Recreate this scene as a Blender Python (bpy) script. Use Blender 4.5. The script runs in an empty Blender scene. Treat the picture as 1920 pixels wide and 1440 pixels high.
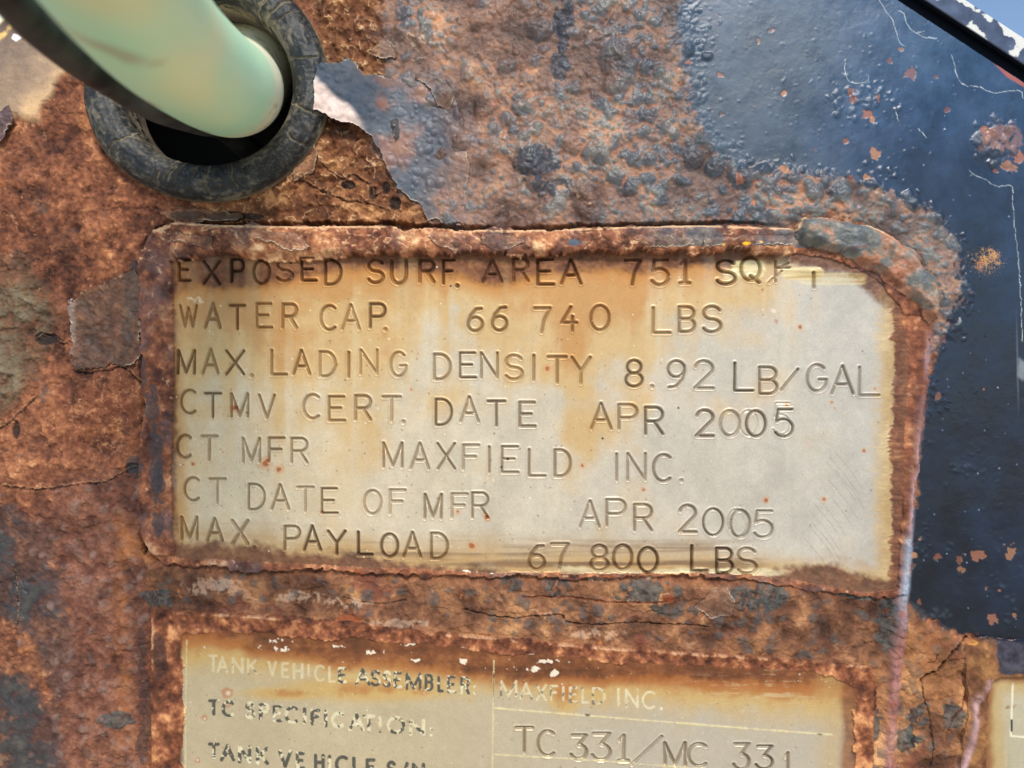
import bpy, math, random
import numpy as np
from mathutils import Vector

# ------------------------------------------------------------------ camera, sky, light
S = 0.00013                     # metres for one unit of the working grid (x right, y down, h towards the camera)
CX, CY = 960.0, 720.0
DIST = 1387.0                   # camera distance in the same units (26 mm lens)
C = bpy.context.scene.collection
sc = bpy.context.scene

cam_d = bpy.data.cameras.new('camera'); cam = bpy.data.objects.new('camera', cam_d); C.objects.link(cam)
cam.location = (0, -DIST * S, 0); cam.rotation_euler = (math.radians(90), 0, 0)
cam_d.sensor_width = 36; cam_d.lens = 26.0
cam_d.clip_start = 0.004; cam_d.clip_end = 500
cam_d.dof.use_dof = True; cam_d.dof.focus_distance = DIST * S - 0.0006; cam_d.dof.aperture_fstop = 9.0
sc.camera = cam

SUN_EL, SUN_AZ = 43.0, 12.0      # high soft sun in front of the panel, a little right
world = bpy.data.worlds.new("World"); sc.world = world; world.use_nodes = True
wn = world.node_tree; bg = wn.nodes['Background']
sky = wn.nodes.new('ShaderNodeTexSky'); sky.sky_type = 'NISHITA'; sky.sun_disc = False
sky.sun_elevation = math.radians(SUN_EL); sky.sun_rotation = math.radians(180 - SUN_AZ)
sky.air_density = 1.0; sky.dust_density = 0.05; sky.ozone_density = 1.0
wn.links.new(sky.outputs[0], bg.inputs[0]); bg.inputs[1].default_value = 0.125

sun_d = bpy.data.lights.new('sun', 'SUN'); sun = bpy.data.objects.new('sun', sun_d); C.objects.link(sun)
sun_d.energy = 2.7; sun_d.angle = math.radians(18); sun_d.color = (1.0, 0.94, 0.85)
_d = Vector((math.sin(math.radians(SUN_AZ)) * math.cos(math.radians(SUN_EL)), -math.cos(math.radians(SUN_AZ)) * math.cos(math.radians(SUN_EL)), math.sin(math.radians(SUN_EL))))
sun.rotation_euler = _d.to_track_quat('Z', 'Y').to_euler()
sc.view_settings.view_transform = 'Standard'; sc.view_settings.look = 'None'
sc.view_settings.gamma = 1; sc.view_settings.exposure = 0.46
sc.render.engine = 'CYCLES'
sc.cycles.max_bounces = 5

# ------------------------------------------------------------------ working grid
R = 1.4
X0, Y0, X1, Y1 = -420, -420, 2340, 1860
xs = np.arange(X0, X1, R, dtype=np.float32); ys = np.arange(Y0, Y1, R, dtype=np.float32)
NX, NY = len(xs), len(ys)
XX = xs[None, :]; YY = ys[:, None]
f32 = np.float32
rng = np.random.default_rng(7)

def sm(t): return t * t * (3 - 2 * t)
def ss(a, b, v):
    return sm(np.clip((v - a) / (b - a), 0, 1))
def lerp(a, b, t): return a + (b - a) * t
def _axis(c, s, off):
    u = c / s + off; i = np.floor(u).astype(int); f = (u - i).astype(f32)
    w = [(1 - f) ** 3 / 6, (3 * f ** 3 - 6 * f ** 2 + 4) / 6, (-3 * f ** 3 + 3 * f ** 2 + 3 * f + 1) / 6, f ** 3 / 6]
    return i, w
def vn(sx, sy=None, seed=0):
    """smooth lattice noise about -1..1 on the whole grid"""
    sy = sy or sx
    r = np.random.default_rng(seed * 7919 + 13)
    ix, wx = _axis(xs - X0, sx, r.random() + 2); iy, wy = _axis(ys - Y0, sy, r.random() + 2)
    L = r.uniform(-1, 1, (iy.max() + 4, ix.max() + 4)).astype(f32)
    A = sum(L[:, ix - 1 + k] * wx[k][None, :] for k in range(4))
    return (sum(A[iy - 1 + k] * wy[k][:, None] for k in range(4)) * 1.9).astype(f32)
def fb(sx, sy=None, seed=0, o=4, gain=.55):
    sy = sy or sx
    v = 0; a = 1; t = 0
    for k in range(o):
        v = v + a * vn(sx / 2.03 ** k, sy / 2.03 ** k, seed + k * 31); t += a * a; a *= gain
    return v / math.sqrt(t)
def up(f, step=6):
    """evaluate f(X,Y) on a coarse grid and enlarge it"""
    cx = np.arange(X0, X1 + 2 * step * R, step * R, dtype=f32); cy = np.arange(Y0, Y1 + 2 * step * R, step * R, dtype=f32)
    L = f(cx[None, :] + 0 * cy[:, None], cy[:, None] + 0 * cx[None, :]).astype(f32)
    u = (xs - X0) / (step * R); i = u.astype(int); fx = (u - i).astype(f32)
    v = (ys - Y0) / (step * R); j = v.astype(int); fy = (v - j).astype(f32)
    A = L[:, i] * (1 - fx) + L[:, i + 1] * fx
    return A[j] * (1 - fy)[:, None] + A[j + 1] * fy[:, None]
def sdp(poly):
    P = np.array(poly, float)
    def f(X, Y):
        d = np.full(X.shape, 1e9); ins = np.zeros(X.shape, bool)
        for k in range(len(P)):
            ax, ay = P[k]; bx, by = P[(k + 1) % len(P)]
            ex, ey = bx - ax, by - ay
            t = np.clip(((X - ax) * ex + (Y - ay) * ey) / (ex * ex + ey * ey + 1e-9), 0, 1)
            d = np.minimum(d, (X - ax - t * ex) ** 2 + (Y - ay - t * ey) ** 2)
            c = (ay > Y) != (by > Y)
            ins ^= c & (X < (bx - ax) * (Y - ay) / (by - ay + 1e-12) + ax)
        d = np.sqrt(d); return np.where(ins, -d, d)
    return up(f, 3)
def sdl(pts):
    """distance to an open line"""
    P = np.array(pts, float)
    def f(X, Y):
        d = np.full(X.shape, 1e9)
        for k in range(len(P) - 1):
            ax, ay = P[k]; ex, ey = P[k + 1] - P[k]
            t = np.clip(((X - ax) * ex + (Y - ay) * ey) / (ex * ex + ey * ey + 1e-9), 0, 1)
            d = np.minimum(d, (X - ax - t * ex) ** 2 + (Y - ay - t * ey) ** 2)
        return np.sqrt(d)
    return up(f, 3)
def ga(x, y, rx, ry=None, p=2):
    ry = ry or rx
    return np.exp(-(np.abs((XX - x) / rx) ** p + np.abs((YY - y) / ry) ** p)).astype(f32)
def lin(c):
    c = np.array(c, f32) / 255.
    return np.where(c <= .04045, c / 12.92, ((c + .055) / 1.055) ** 2.4).astype(f32)
def ramp(t, stops):
    p = [s[0] for s in stops]; q = np.array([lin(s[1]) for s in stops])
    return np.stack([np.interp(t, p, q[:, k]).astype(f32) for k in range(3)], -1)
def blur(a, r, it=2):
    n = max(1, int(r / R))
    for _ in range(it):
        for ax in (0, 1):
            pd = [(0, 0), (0, 0)]; pd[ax] = (n + 1, n)
            c = np.cumsum(np.pad(a, pd, mode='edge'), axis=ax, dtype=np.float64)
            a = ((c[2 * n + 1:] - c[:-2 * n - 1]) if ax == 0 else (c[:, 2 * n + 1:] - c[:, :-2 * n - 1])) / (2 * n + 1)
            a = a.astype(f32)
    return a
def lay(m, col):
    global COL
    m = m[..., None]
    if not hasattr(col, 'shape') or col.ndim == 1: col = lin(col) if not hasattr(col, 'shape') else col
    COL = COL + (col - COL) * m
def window(x0, y0, x1, y1):
    i0 = max(0, int((x0 - X0) / R)); i1 = min(NX, int((x1 - X0) / R) + 2)
    j0 = max(0, int((y0 - Y0) / R)); j1 = min(NY, int((y1 - Y0) / R) + 2)
    return slice(j0, j1), slice(i0, i1)

# shared noises
n_big = fb(170, seed=1, o=3); n_mid = fb(55, seed=2, o=4); n_sm = fb(18, seed=3, o=4, gain=.65); n_fine = fb(6, seed=4, o=2, gain=.8)
n_b2 = fb(120, seed=5, o=4); n_m2 = fb(36, seed=6, o=4, gain=.6); n_s2 = fb(11, seed=7, o=3, gain=.7)
rid = 1 - np.abs(fb(20, seed=8, o=4, gain=.6)) * 1.3          # crinkled lines
rid2 = 1 - np.abs(fb(46, seed=9, o=5, gain=.55)) * 1.3
edge_n = n_m2 * 5 + n_s2 * 2.5 + n_fine * .8
fine0 = rng.normal(0, 1, (NY, NX)).astype(f32)
n_cr = fb(7.5, seed=15, o=3, gain=.85); n_cr2 = fb(10, seed=16, o=3, gain=.8)
nz_p = .55 * n_sm + .45 * n_s2 + .25 * n_fine
def patch(x, y, rx, ry, rag=.9, lo=.36, hi=.46): return ss(lo, hi, ga(x, y, rx, ry) * (1 + rag * nz_p))

# ------------------------------------------------------------------ outlines
UP_OUT = [(272,462),(290,432),(330,419),(420,424),(560,426),(700,425),(820,430),(950,434),(1100,430),(1300,424),(1488,430),(1500,407),(1560,405),(1640,428),
          (1705,470),(1748,520),(1762,556),(1750,590),(1738,640),(1733,700),(1728,760),(1716,880),(1702,1000),(1694,1112),(1640,1118),(1560,1108),(1450,1098),(1380,1086),
          (1250,1083),(930,1083),(600,1071),(400,1066),(300,1056),(268,1030),(262,900),(270,750),(262,600),(264,500)]
UP_IN = [(322,487),(600,483),(900,480),(1470,474),(1560,488),(1640,522),(1690,580),(1702,650),(1694,900),(1682,1104),(1620,1112),(1480,1085),(1380,1076),(930,1074),(600,1060),(330,1046),(322,900),(328,700)]
BEAD = [(1488,430),(1500,407),(1560,405),(1640,428),(1705,470),(1748,520),(1762,556),(1752,596),(1738,604),(1722,572),(1690,545),(1652,516),(1600,490),(1540,470),(1486,455)]
LO_OUT = [(286,1144),(450,1150),(683,1170),(758,1181),(925,1193),(1058,1206),(1225,1218),(1400,1229),(1500,1238),(1625,1246),(1640,1262),(1630,2400),(276,2400)]
LO_IN = [(343,1190),(450,1185),(683,1200),(925,1222),(1225,1246),(1560,1262),(1606,1290),(1600,2400),(343,2400)]
RI_OUT = [(1806,1206),(1850,1197),(1920,1206),(2400,1235),(2400,2400),(1790,2400),(1798,1440),(1812,1300)]
RI_IN = [(1852,1276),(1880,1266),(2400,1290),(2400,2400),(1838,2400),(1848,1350)]
d_uo = sdp(UP_OUT); d_ui = sdp(UP_IN); d_be = sdp(BEAD)
d_lo = sdp(LO_OUT); d_li = sdp(LO_IN); d_ro = sdp(RI_OUT); d_ri = sdp(RI_IN)
HOLE = (378, 146, 176)
d_hole = np.sqrt((XX - HOLE[0]) ** 2 + (YY - HOLE[1]) ** 2) - HOLE[2]
d_cut = ((XX - 1690) * 150 - (YY - 0) * 230) / math.hypot(150, 230)       # >0 beyond the sloping top right edge

def stamp(x, y, r, h, ty, asp=1, ang=0):
    sl = window(x - r * 1.4, y - r * 1.4, x + r * 1.4, y + r * 1.4)
    dx = xs[sl[1]][None, :] - x; dy = ys[sl[0]][:, None] - y
    ca, sa = math.cos(ang), math.sin(ang)
    q = ((dx * ca + dy * sa) / (r * asp)) ** 2 + ((-dx * sa + dy * ca) / (r / asp)) ** 2
    v = h * np.clip(1 - q, 0, 1) ** .95
    v = v.astype(f32)
    b = BH[sl]; m = v > b
    BT[sl] = np.where(m, ty, BT[sl]); BH[sl] = np.maximum(b, v) + .25 * np.minimum(b, v)
def scatter(n, box, rmin, rmax, hk, dens=None, pw=2.2, ty=None):
    k = 0
    for _ in range(n * 4):
        x = rng.uniform(box[0], box[2]); y = rng.uniform(box[1], box[3])
        if dens is not None:
            p = dens[min(NY - 1, max(0, int((y - Y0) / R))), min(NX - 1, max(0, int((x - X0) / R)))]
            if rng.random() > p: continue
        r = rmin + (rmax - rmin) * rng.random() ** pw
        stamp(x, y, r, r * hk * rng.uniform(.6, 1.2), rng.random() if ty is None else ty, rng.uniform(.85, 1.2), rng.uniform(0, 3.1))
        k += 1
        if k >= n: break
# ------------------------------------------------------------------ panel: rust base
t = .48 + .1 * n_big + .14 * n_mid + .2 * n_sm + .16 * n_fine + .03 * rng.normal(0, 1, (NY, NX)).astype(f32)
RUST = ramp(t, [(.0, (62,42,37)), (.25, (90,59,48)), (.45, (112,74,58)), (.62, (128,87,67)), (.8, (148,104,78)), (1., (172,134,104))])
COL = RUST.copy()
H = -9 + n_mid * 1.6 + n_m2 * 1.5 + n_sm * 1.3 + n_s2 * .8 + n_fine * .35
RG = np.full((NY, NX), .75, f32) + n_m2 * .08
lay(ss(.1, 1.3, n_b2 + .4 * n_sm) * .5, (104,60,46))
lay(ss(.8, 1.7, n_m2 + n_mid * .6) * .4, (168,114,68))
lay(ss(.85, .98, rid + n_fine * .1) * ss(-.2, .9, n_b2) * .35, (180,144,114))
rt = 1.1 * fb(95, 60, seed=17, o=5) + .3 * n_sm; rq = np.floor(rt * 1.5); rf = rt * 1.5 - rq
H += rq * 1.8 + ss(0, .12, rf) * 1.8
COL *= (1 + .10 * (rq % 2) - .05)[..., None]
lay(ss(.10, .02, rf) * ss(-.3, .7, n_m2) * .45, (176,140,110))
lay(ss(.95, .9, 1 - rf) * 0, (0, 0, 0))
lay(ss(1.0, 1.5, n_cr) * .55, (62,42,38)); lay(ss(1.2, 1.8, -n_cr) * .35, (168,112,72)); lay(ss(1.25, 1.7, n_cr2) * .4, (196,158,124))
H += n_cr * .7
lay(ss(.4, 1.1, fb(60, seed=18, o=5, gain=.65) + .35 * ss(820, 1000, YY + 0 * XX)) * .32, (80,58,50)); lay(ss(.9, 1.4, fb(48, seed=19, o=5, gain=.7)) * .5, (80,80,80))
# pits
pit = ss(1.35, 1.9, fb(16, seed=21, o=2) - .3 * n_big)
H -= pit * 3.5; lay(pit * .7, (52,38,34))

# coarse crinkled rust beside the rubber ring and above it
crk = ss(30, -10, sdp([(596,150),(600,240),(520,330),(420,385),(330,400),(420,420),(800,424),(800,395),(740,350),(700,270),(640,235)]) + edge_n)
crk = np.maximum(crk, ss(14, -6, sdp([(590,-500),(722,-500),(716,60),(716,140),(606,130),(590,60)]) + edge_n * .6))
H += crk * (ss(.3, 1., rid2) * 6 + rid * 3 - 3)
lay(crk * .75, ramp(.5 + .3 * n_m2 + .3 * n_s2, [(0, (62,42,32)), (.4, (98,66,48)), (.75, (128,92,66)), (1, (164,128,94))]))
lay(crk * ss(.9, 1.0, rid + n_fine * .1) * .5 * ss(-.6, .6, n_sm), (190,164,130))
lay(crk * ss(.93, 1.0, rid2 + n_fine * .05) * .6 * ss(-.5, .4, n_s2), (196,170,138))

# ------------------------------------------------------------------ panel: navy paint
navy_main = sdp([(1262,-500),(1258,60),(1275,150),(1300,250),(1350,300),(1420,345),(1560,345),(1660,375),(1770,450),(1790,560),(1745,640),(1725,800),(1705,1000),(1700,1130),
                 (1745,1170),(1800,1195),(2400,1240),(2400,-500)])
nv = ss(10, -10, navy_main + edge_n * 2.5 + n_mid * 12)
nv_l = ss(14, -14, sdp([(-500,930),(20,950),(80,1010),(110,1090),(128,1180),(125,1290),(95,1330),(90,1270),(60,1200),(-30,1150),(-500,1120)]) + edge_n * 3)
nv_l = np.maximum(nv_l, ss(14, -14, sdp([(-500,1270),(50,1262),(85,1320),(110,1390),(140,1500),(150,2400),(-500,2400)]) + edge_n * 3))
sky_sheen = np.clip(1.0 * np.exp(-np.clip(YY - 60, 0, 9999) / 330.) + .12 * n_b2 + .08 * n_m2 + 0 * XX, 0, 1)  # sky reflection painted into the navy, bright at the top, dark lower down
NAVY = ramp(sky_sheen, [(0, (13,24,40)), (.3, (21,38,62)), (.7, (38,64,94)), (1, (48,76,106))])
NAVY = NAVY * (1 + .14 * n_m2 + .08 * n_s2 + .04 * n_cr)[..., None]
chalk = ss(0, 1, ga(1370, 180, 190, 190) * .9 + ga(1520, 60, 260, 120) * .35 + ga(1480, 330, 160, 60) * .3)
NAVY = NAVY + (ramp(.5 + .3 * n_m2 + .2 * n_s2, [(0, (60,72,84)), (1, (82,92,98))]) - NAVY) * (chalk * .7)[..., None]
H = H + nv * (3.5 - .95 * (H + 9) + .06 * n_s2 + .3 * n_mid)
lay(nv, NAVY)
nv_l = nv_l * (.55 + .45 * ss(-.5, .5, n_m2 + .5 * n_s2)); lay(nv_l * .92, ramp(.5 + .3 * n_m2 + .2 * n_s2, [(0, (26,30,34)), (.5, (42,50,58)), (1, (74,76,74))]))
H = H + nv_l * (2 - .6 * (H + 9))
RG = np.where(nv > .5, .30 + .06 * n_m2 + .1 * chalk, RG)
RG = RG + nv_l * (.5 - RG)

# ------------------------------------------------------------------ blisters
bz = ss(30, -25, sdp([(722,-500),(718,60),(722,180),(700,250),(740,330),(800,400),(800,428),(1480,428),(1500,405),(1570,402),(1660,432),(1740,500),(1770,580),(1745,660),(1800,560),(1800,470),(1760,410),
                      (1600,335),(1480,330),(1400,330),(1330,280),(1290,190),(1272,60),(1280,-500)]) + edge_n * 2.5)
bz_flake = ss(10, -10, sdp([(590,150),(640,120),(700,140),(760,120),(860,140),(900,250),(900,420),(790,410),(720,290),(590,225)]))
dust = ramp(.5 + .28 * n_mid + .25 * n_m2 + .12 * n_sm, [(0, (80,64,60)), (.3, (108,84,74)), (.55, (134,104,88)), (.75, (156,118,92)), (1, (178,148,124))])
slate = ramp(.5 + .3 * n_m2 + .2 * n_s2, [(0, (44,60,78)), (.5, (72,88,100)), (1, (112,118,116))])
bzc = np.where((bz > .02) & (bz < .98), ss(.38, .62, bz + .30 * n_s2 + .22 * n_cr + .25 * n_m2), bz); lay(bzc, dust)
H = H + bz * (4 + 2.5 * n_mid + 1.2 * n_m2 - .7 * (H + 9))
BH = np.zeros((NY, NX), f32); BT = np.zeros((NY, NX), f32)
inb = bz * (1 - .6 * bz_flake)
scatter(1100, (690, -60, 1810, 660), 5, 17, .27, inb * ss(-1.0, 1.2, n_mid), 2.4)
scatter(5200, (690, -60, 1810, 660), 2, 7.5, .36, inb * ss(-.9, .6, n_m2 - .3 * n_b2), 1.7)
scatter(1500, (1180, -60, 1400, 420), 2, 6, .24, ss(.02, .5, blur(bz, 30)) * (1 - ss(.75, 1, bz)), 2)
scatter(700, (1280, 260, 1860, 680), 2.5, 8, .3, ss(.02, .45, blur(bz, 26)) * (1 - ss(.8, 1, bz)) * .8, 2)
for (cx, cy, rx, ry, n, rm) in [(1875,272,40,44,170,12), (1625,190,55,38,80,9), (1470,330,60,22,60,9), (1660,330,70,20,40,7), (1745,690,22,90,120,8), (1790,560,40,70,90,8),
                                (1760,740,30,30,40,6), (1810,880,26,16,22,6), (1735,1010,16,60,20,5), (1840,1050,80,70,30,5), (1850,900,60,150,35,4), (1895,1140,30,30,14,6),
                                (1560,120,260,110,60,4), (1500,230,230,90,50,4), (1840,500,60,250,30,4), (1745,1165,60,22,50,9), (1300,60,60,60,60,7), (1690,270,60,40,14,6)]:
    for _ in range(n):
        a = rng.normal(0, .5, 2); r = 2.2 + (rm - 2.2) * rng.random() ** 2
        stamp(cx + a[0] * rx, cy + a[1] * ry, r, r * .2, rng.random() * (.5 if n < 60 else 1))
for (x, y, r) in [(1128,285,26),(1105,385,30),(1160,110,38),(1155,150,30),(990,300,34),(1010,330,28),(905,195,22),(860,265,22),(820,285,16),(925,275,16),(770,150,22),(835,170,24),(1070,270,20),
                  (1160,90,26),(985,205,22),(950,120,20),(1010,50,26),(1060,50,18),(1090,360,22),(1180,350,18),(1390,330,26),(1300,290,24),(1340,310,20),(1580,360,24),(1530,360,20),
                  (1290,90,15),(1325,100,12),(1900,245,14)]:
    stamp(x, y, r, r * .32, rng.random(), rng.uniform(.9, 1.15), rng.uniform(0, 3))
def shuffle_(A):
    jj = np.clip(np.arange(NY)[:, None] + (n_s2 * 2.6 + n_m2 * 3).astype(int), 0, NY - 1); ii = np.clip(np.arange(NX)[None, :] + (np.roll(n_s2, 377, 0) * 2.6 + np.roll(n_m2, 411, 1) * 3).astype(int), 0, NX - 1)
    return A[jj, ii]
BH = blur(shuffle_(BH), 1.5, 1) * (1 + .22 * n_s2); BT = shuffle_(BT)
bmask = ss(.3, 2.0, BH)
tone = ss(.1, .9, .50 + .4 * (BT - .5) + .22 * n_m2 + .28 * n_mid + .16 * fb(75, seed=38, o=3) + .42 * ss(950, 1320, XX + 0 * YY) + .18 * ss(250, 330, YY + 0 * XX) * ss(1000, 1200, XX))
lay((.35 + .65 * bmask) * tone * bzc * .85, slate)
lay(bmask * (1 - bz) * .45, ramp(.5 + .3 * n_s2, [(0, (30,42,58)), (1, (70,84,96))]))
H = H + BH * 1.35 + bz * (n_cr * .5 + n_cr2 * .3)
lay(bz * ss(.6, 1.5, n_cr) * .35, (70,66,68)); lay(bz * ss(1.1, 1.6, n_cr2) * .35, (206,176,150)); lay(bz * ss(1.2, 1.7, -n_cr2) * .45, (160,84,52))
# rusty valleys and worn blister caps
val = ss(.2, 1.1, blur(BH, 9) - BH + .3 * n_m2)
lay(bz * val * ss(-.5, 1.2, n_mid) * .4, (152,98,70)); lay(bz * ss(.9, 2.2, blur(BH, 6) - BH + .35 * n_s2) * .6, (70,46,38))
lay(bz * ss(.9, 1.7, n_m2 + .5 * n_b2) * .5, (186,120,76))
lay(bz * ss(1.1, 1.8, fb(26, seed=33, o=4)) * .45, (150,84,66))
lay(bz * ss(1.15, 1.5, fb(30, seed=35, o=4, gain=.7)) * .6, (50,64,82))
for (x, y, rx, ry) in [(1010,300,46,36), (1025,350,50,22), (1060,40,22,50), (1050,120,18,34)]:
    lay(patch(x, y, rx * .9, ry * .9, 1.3) * .75, (48,60,76) if x != 830 else (190,180,168))
lay(bz * ss(.93, 1.0, 1 - np.abs(fb(60, seed=37, o=5)) * 1.1) * ss(1000, 780, XX + 0 * YY) * ss(.2, .8, n_b2 + .3) * ss(-.3, .8, n_s2) * .3, (212,200,180))
# top left rust/blister paint: dull violet and brown tones, bluish worn flake
lay(bz_flake * ss(-.4, .8, n_mid) * .6, (74,86,104))
RG = RG + .15 * bmask * nv
RG = RG + bz * (.55 - RG) + (tone * bmask * bz) * (-.1)
# bluish dusty tint where blisters run out into navy
lay(ss(.05, .6, blur(bz, 30)) * (1 - bzc) * nv * ss(-.4, 1.2, n_m2 + .5 * n_s2) * .25, (92,106,122))

# ------------------------------------------------------------------ left side: other paint remains
BH = np.zeros((NY, NX), f32); BT = np.zeros((NY, NX), f32)
olive = ss(12, -12, sdp([(-500,470),(40,485),(75,530),(95,580),(85,640),(60,690),(20,760),(-10,790),(-500,800)]) + edge_n * 2.5)
olive = olive * (.5 + .5 * ss(-.7, .4, n_m2 + .6 * n_s2 + .3 * n_mid))
BH[:] = 0; scatter(420, (-120, 440, 110, 800), 4, 15, .28, olive, 1.6); H = H + BH * olive; 
lay(olive * .85, (1 + .12 * n_cr)[..., None] * ramp(.5 + .25 * n_m2 + .2 * n_s2 + .2 * n_mid + .03 * BH, [(0, (74,58,48)), (.5, (94,86,72)), (1, (114,112,98))])); BH[:] = 0
H = H + olive * 3
worn = ss(40, -30, sdp([(110,900),(262,900),(264,1060),(262,2400),(150,2400),(100,1500),(110,1300),(130,1180),(60,1000)]) + edge_n * 3)
scatter(650, (-60, 880, 300, 1500), 3, 12, .26, np.maximum(worn * .9, .08 * ss(880, 960, YY + 0 * XX) * ss(280, 250, XX + 0 * YY)), 2.2)
lb = ss(860, 930, YY + 0 * XX) * ss(300, 270, XX + 0 * YY)
lay(worn * .6, ramp(.5 + .3 * n_m2 + .3 * n_s2, [(0, (66,46,44)), (.5, (104,72,64)), (1, (138,104,92))]))
lay(lb * ss(.3, 2.5, BH) * .7, ramp(.5 + .4 * n_s2 + .3 * BT, [(0, (70,52,48)), (1, (124,104,98))]))
H = H + lb * BH * .8
lay(ss(35, -10, np.abs(XX - 228 - 6 * n_m2) + 0 * YY) * ss(850, 980, YY + 0 * XX) * ss(-.8, .6, n_m2) * .5, (160,104,58))
# cream old paint in the top left corner
cream = ss(8, -8, sdp([(-500,-500),(140,-500),(152,60),(118,130),(104,140),(90,180),(72,200),(68,222),(38,224),(22,212),(-8,250),(-500,300)]) + edge_n * .9)
dg = ((XX + YY * 1.1) - 130) / 1.5
lay(cream, ramp(.55 + .2 * n_mid + .1 * n_m2 + .05 * n_cr + .006 * (dg - 20), [(0, (90,78,70)), (.35, (116,102,92)), (.7, (142,124,106)), (1, (178,152,120))]))
lay(cream * ss(10, 2, np.abs(dg + 40 + n_m2 * 6)) * ss(-.5, .5, n_s2) * .8, (206,178,112))
lay(cream * ss(.55, .75, ga(28, 68, 15, 10) + .25 * n_s2), (226,222,224))
lay(cream * ss(-6, -22, (XX - 10) + (YY - 40) + n_m2 * 3), (244,232,196))
H = H + cream * (4.5 - .8 * (H + 9)); RG = RG + cream * (.5 - RG)


lay(patch(1885, 262, 34, 30, 1.1, .25, .6) * .55, (150,108,92)); lay(patch(1852, 250, 12, 16, 1.1) * .5, (160,110,84))
# rust spots, chips and pale cracks on the navy paint
def spot(x, y, r, col, k=.9, rag=.3, hh=0):
    global H
    sl = window(x - 3 * r - 6, y - 3 * r - 6, x + 3 * r + 6, y + 3 * r + 6)
    q = np.sqrt((xs[sl[1]][None, :] - x) ** 2 + (ys[sl[0]][:, None] - y) ** 2) / r + rag * (n_s2[sl] + n_fine[sl] * .5)
    m = ss(1.1, .75, q) * k
    COL[sl] += (lin(col) - COL[sl]) * m[..., None]
    H[sl] += m * hh
for (x, y, r) in [(1708,137,10),(1352,27,4),(1452,53,6),(1425,72,5),(1600,170,5),(1602,186,8),(1650,182,6),(1625,210,9),(1640,222,5),(1295,115,6),(1352,138,5),(1470,172,7),(1338,205,5),(1354,212,5),
                  (1586,262,5),(1530,278,4),(1644,286,8),(1473,316,9),(1782,202,5),(1758,142,4),(1691,90,5),(1671,112,5),(1912,294,10),(1890,310,12),(1848,240,6),(1840,275,6),(1870,320,5),
                  (1846,491,9),(1762,742,7),(1760,1046,7),(1803,1052,7),(1838,1038,8),(1899,1035,10),(1806,1068,6),(1728,1012,6),(1864,1165,8),(1852,1107,6),(1908,1155,4),(1848,728,4),(1822,545,5),
                  (1715,1040,6),(1727,1128,5),(1880,1108,4),(1383,336,8),(1310,440,7),(1600,332,6),(1625,330,5),(1500,385,6),(1415,380,5)]:
    spot(x, y, r, random.Random(int(x * y)).choice([(150,98,76), (128,78,60), (160,112,80)]), random.Random(int(x + y)).uniform(.5, .9), .75, -.8)
sp = ga(1852, 490, 36, 28) * (.75 + .3 * n_s2 + .35 * n_cr + .35 * fine0)
lay(ss(.4, 1.0, sp) * .75, (196,144,84))
lay(ss(22, -5, sdp([(1866,112),(1893,142),(1925,160),(1925,140),(1872,108)]) * 6 + n_m2 * 4) * ss(2, -2, d_cut), (150,84,74))
for _ in range(360):
    x = rng.uniform(1260, 1940); y = rng.uniform(-20, 1200)
    spot(x, y, rng.uniform(.9, 1.9), [(120,134,150), (96,110,128), (14,20,34), (14,20,34)][rng.integers(4)], .8, .1)
def crack(pts, w, col, k=.9, hh=1.2, rag=1.0):
    global H
    r = random.Random(int(pts[0][0] * 31 + pts[0][1]))
    Q = [pts[0]] + list(pts) + [pts[-1]]; P = []
    for p0, p1, p2, p3 in zip(Q[:-3], Q[1:-2], Q[2:-1], Q[3:]):
        n = max(2, int(math.hypot(p2[0] - p1[0], p2[1] - p1[1]) / 5))
        for i in range(n):
            f = i / n
            P.append([.5 * (2 * p1[c] + (p2[c] - p0[c]) * f + (2 * p0[c] - 5 * p1[c] + 4 * p2[c] - p3[c]) * f * f + (3 * p1[c] - p0[c] - 3 * p2[c] + p3[c]) * f ** 3) + r.uniform(-1, 1) * 1.1 * rag for c in (0, 1)])
    P.append(pts[-1])
    for (a, b) in zip(P[:-1], P[1:]):
        ww = w * r.uniform(.3, 1.25)
        sl = window(min(a[0], b[0]) - 6, min(a[1], b[1]) - 6, max(a[0], b[0]) + 6, max(a[1], b[1]) + 6)
        dx, dy = b[0] - a[0], b[1] - a[1]
        X = xs[sl[1]][None, :]; Y = ys[sl[0]][:, None]
        q = np.clip(((X - a[0]) * dx + (Y - a[1]) * dy) / (dx * dx + dy * dy + 1e-6), 0, 1)
        dd = np.sqrt((X - a[0] - q * dx) ** 2 + (Y - a[1] - q * dy) ** 2)
        m = ss(ww + .7, ww - .5, dd) * k * r.uniform(.55, 1)
        COL[sl] += (lin(col) - COL[sl]) * m[..., None]
        H[sl] += m * hh
PALE = (188,192,190)
for c in [[(1648,-10),(1662,16),(1675,32),(1681,50),(1690,78),(1700,84)], [(1688,18),(1698,24),(1706,46),(1716,56),(1735,67),(1760,69)], [(1722,58),(1736,56)],
          [(1788,102),(1792,116),(1799,142),(1812,157),(1830,160),(1842,161),(1858,170),(1872,172),(1886,170),(1915,168),(1922,182)],
          [(1587,108),(1588,138),(1600,153),(1625,152),(1632,140)], [(1820,318),(1834,328),(1850,334),(1872,348),(1900,347),(1903,372),(1905,410),(1912,470),(1918,560),(1921,640)],
          [(1682,205),(1688,225)], [(1725,240),(1740,256)]]:
    crack(c, .65 if c[0] != (1587,108) else .5, PALE, .7, .6)
lay(ss(2.5, .5, np.abs(XX - 1912 - (YY - 700) * .02)) * ss(560, 660, YY) * ss(800, 700, YY) * .3 + 0 * XX, (120,136,156))
lay(ss(4, -4, sdp([(1914,670),(1912,705),(1922,715),(1940,690)])) * .5, (150,154,156))

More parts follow.
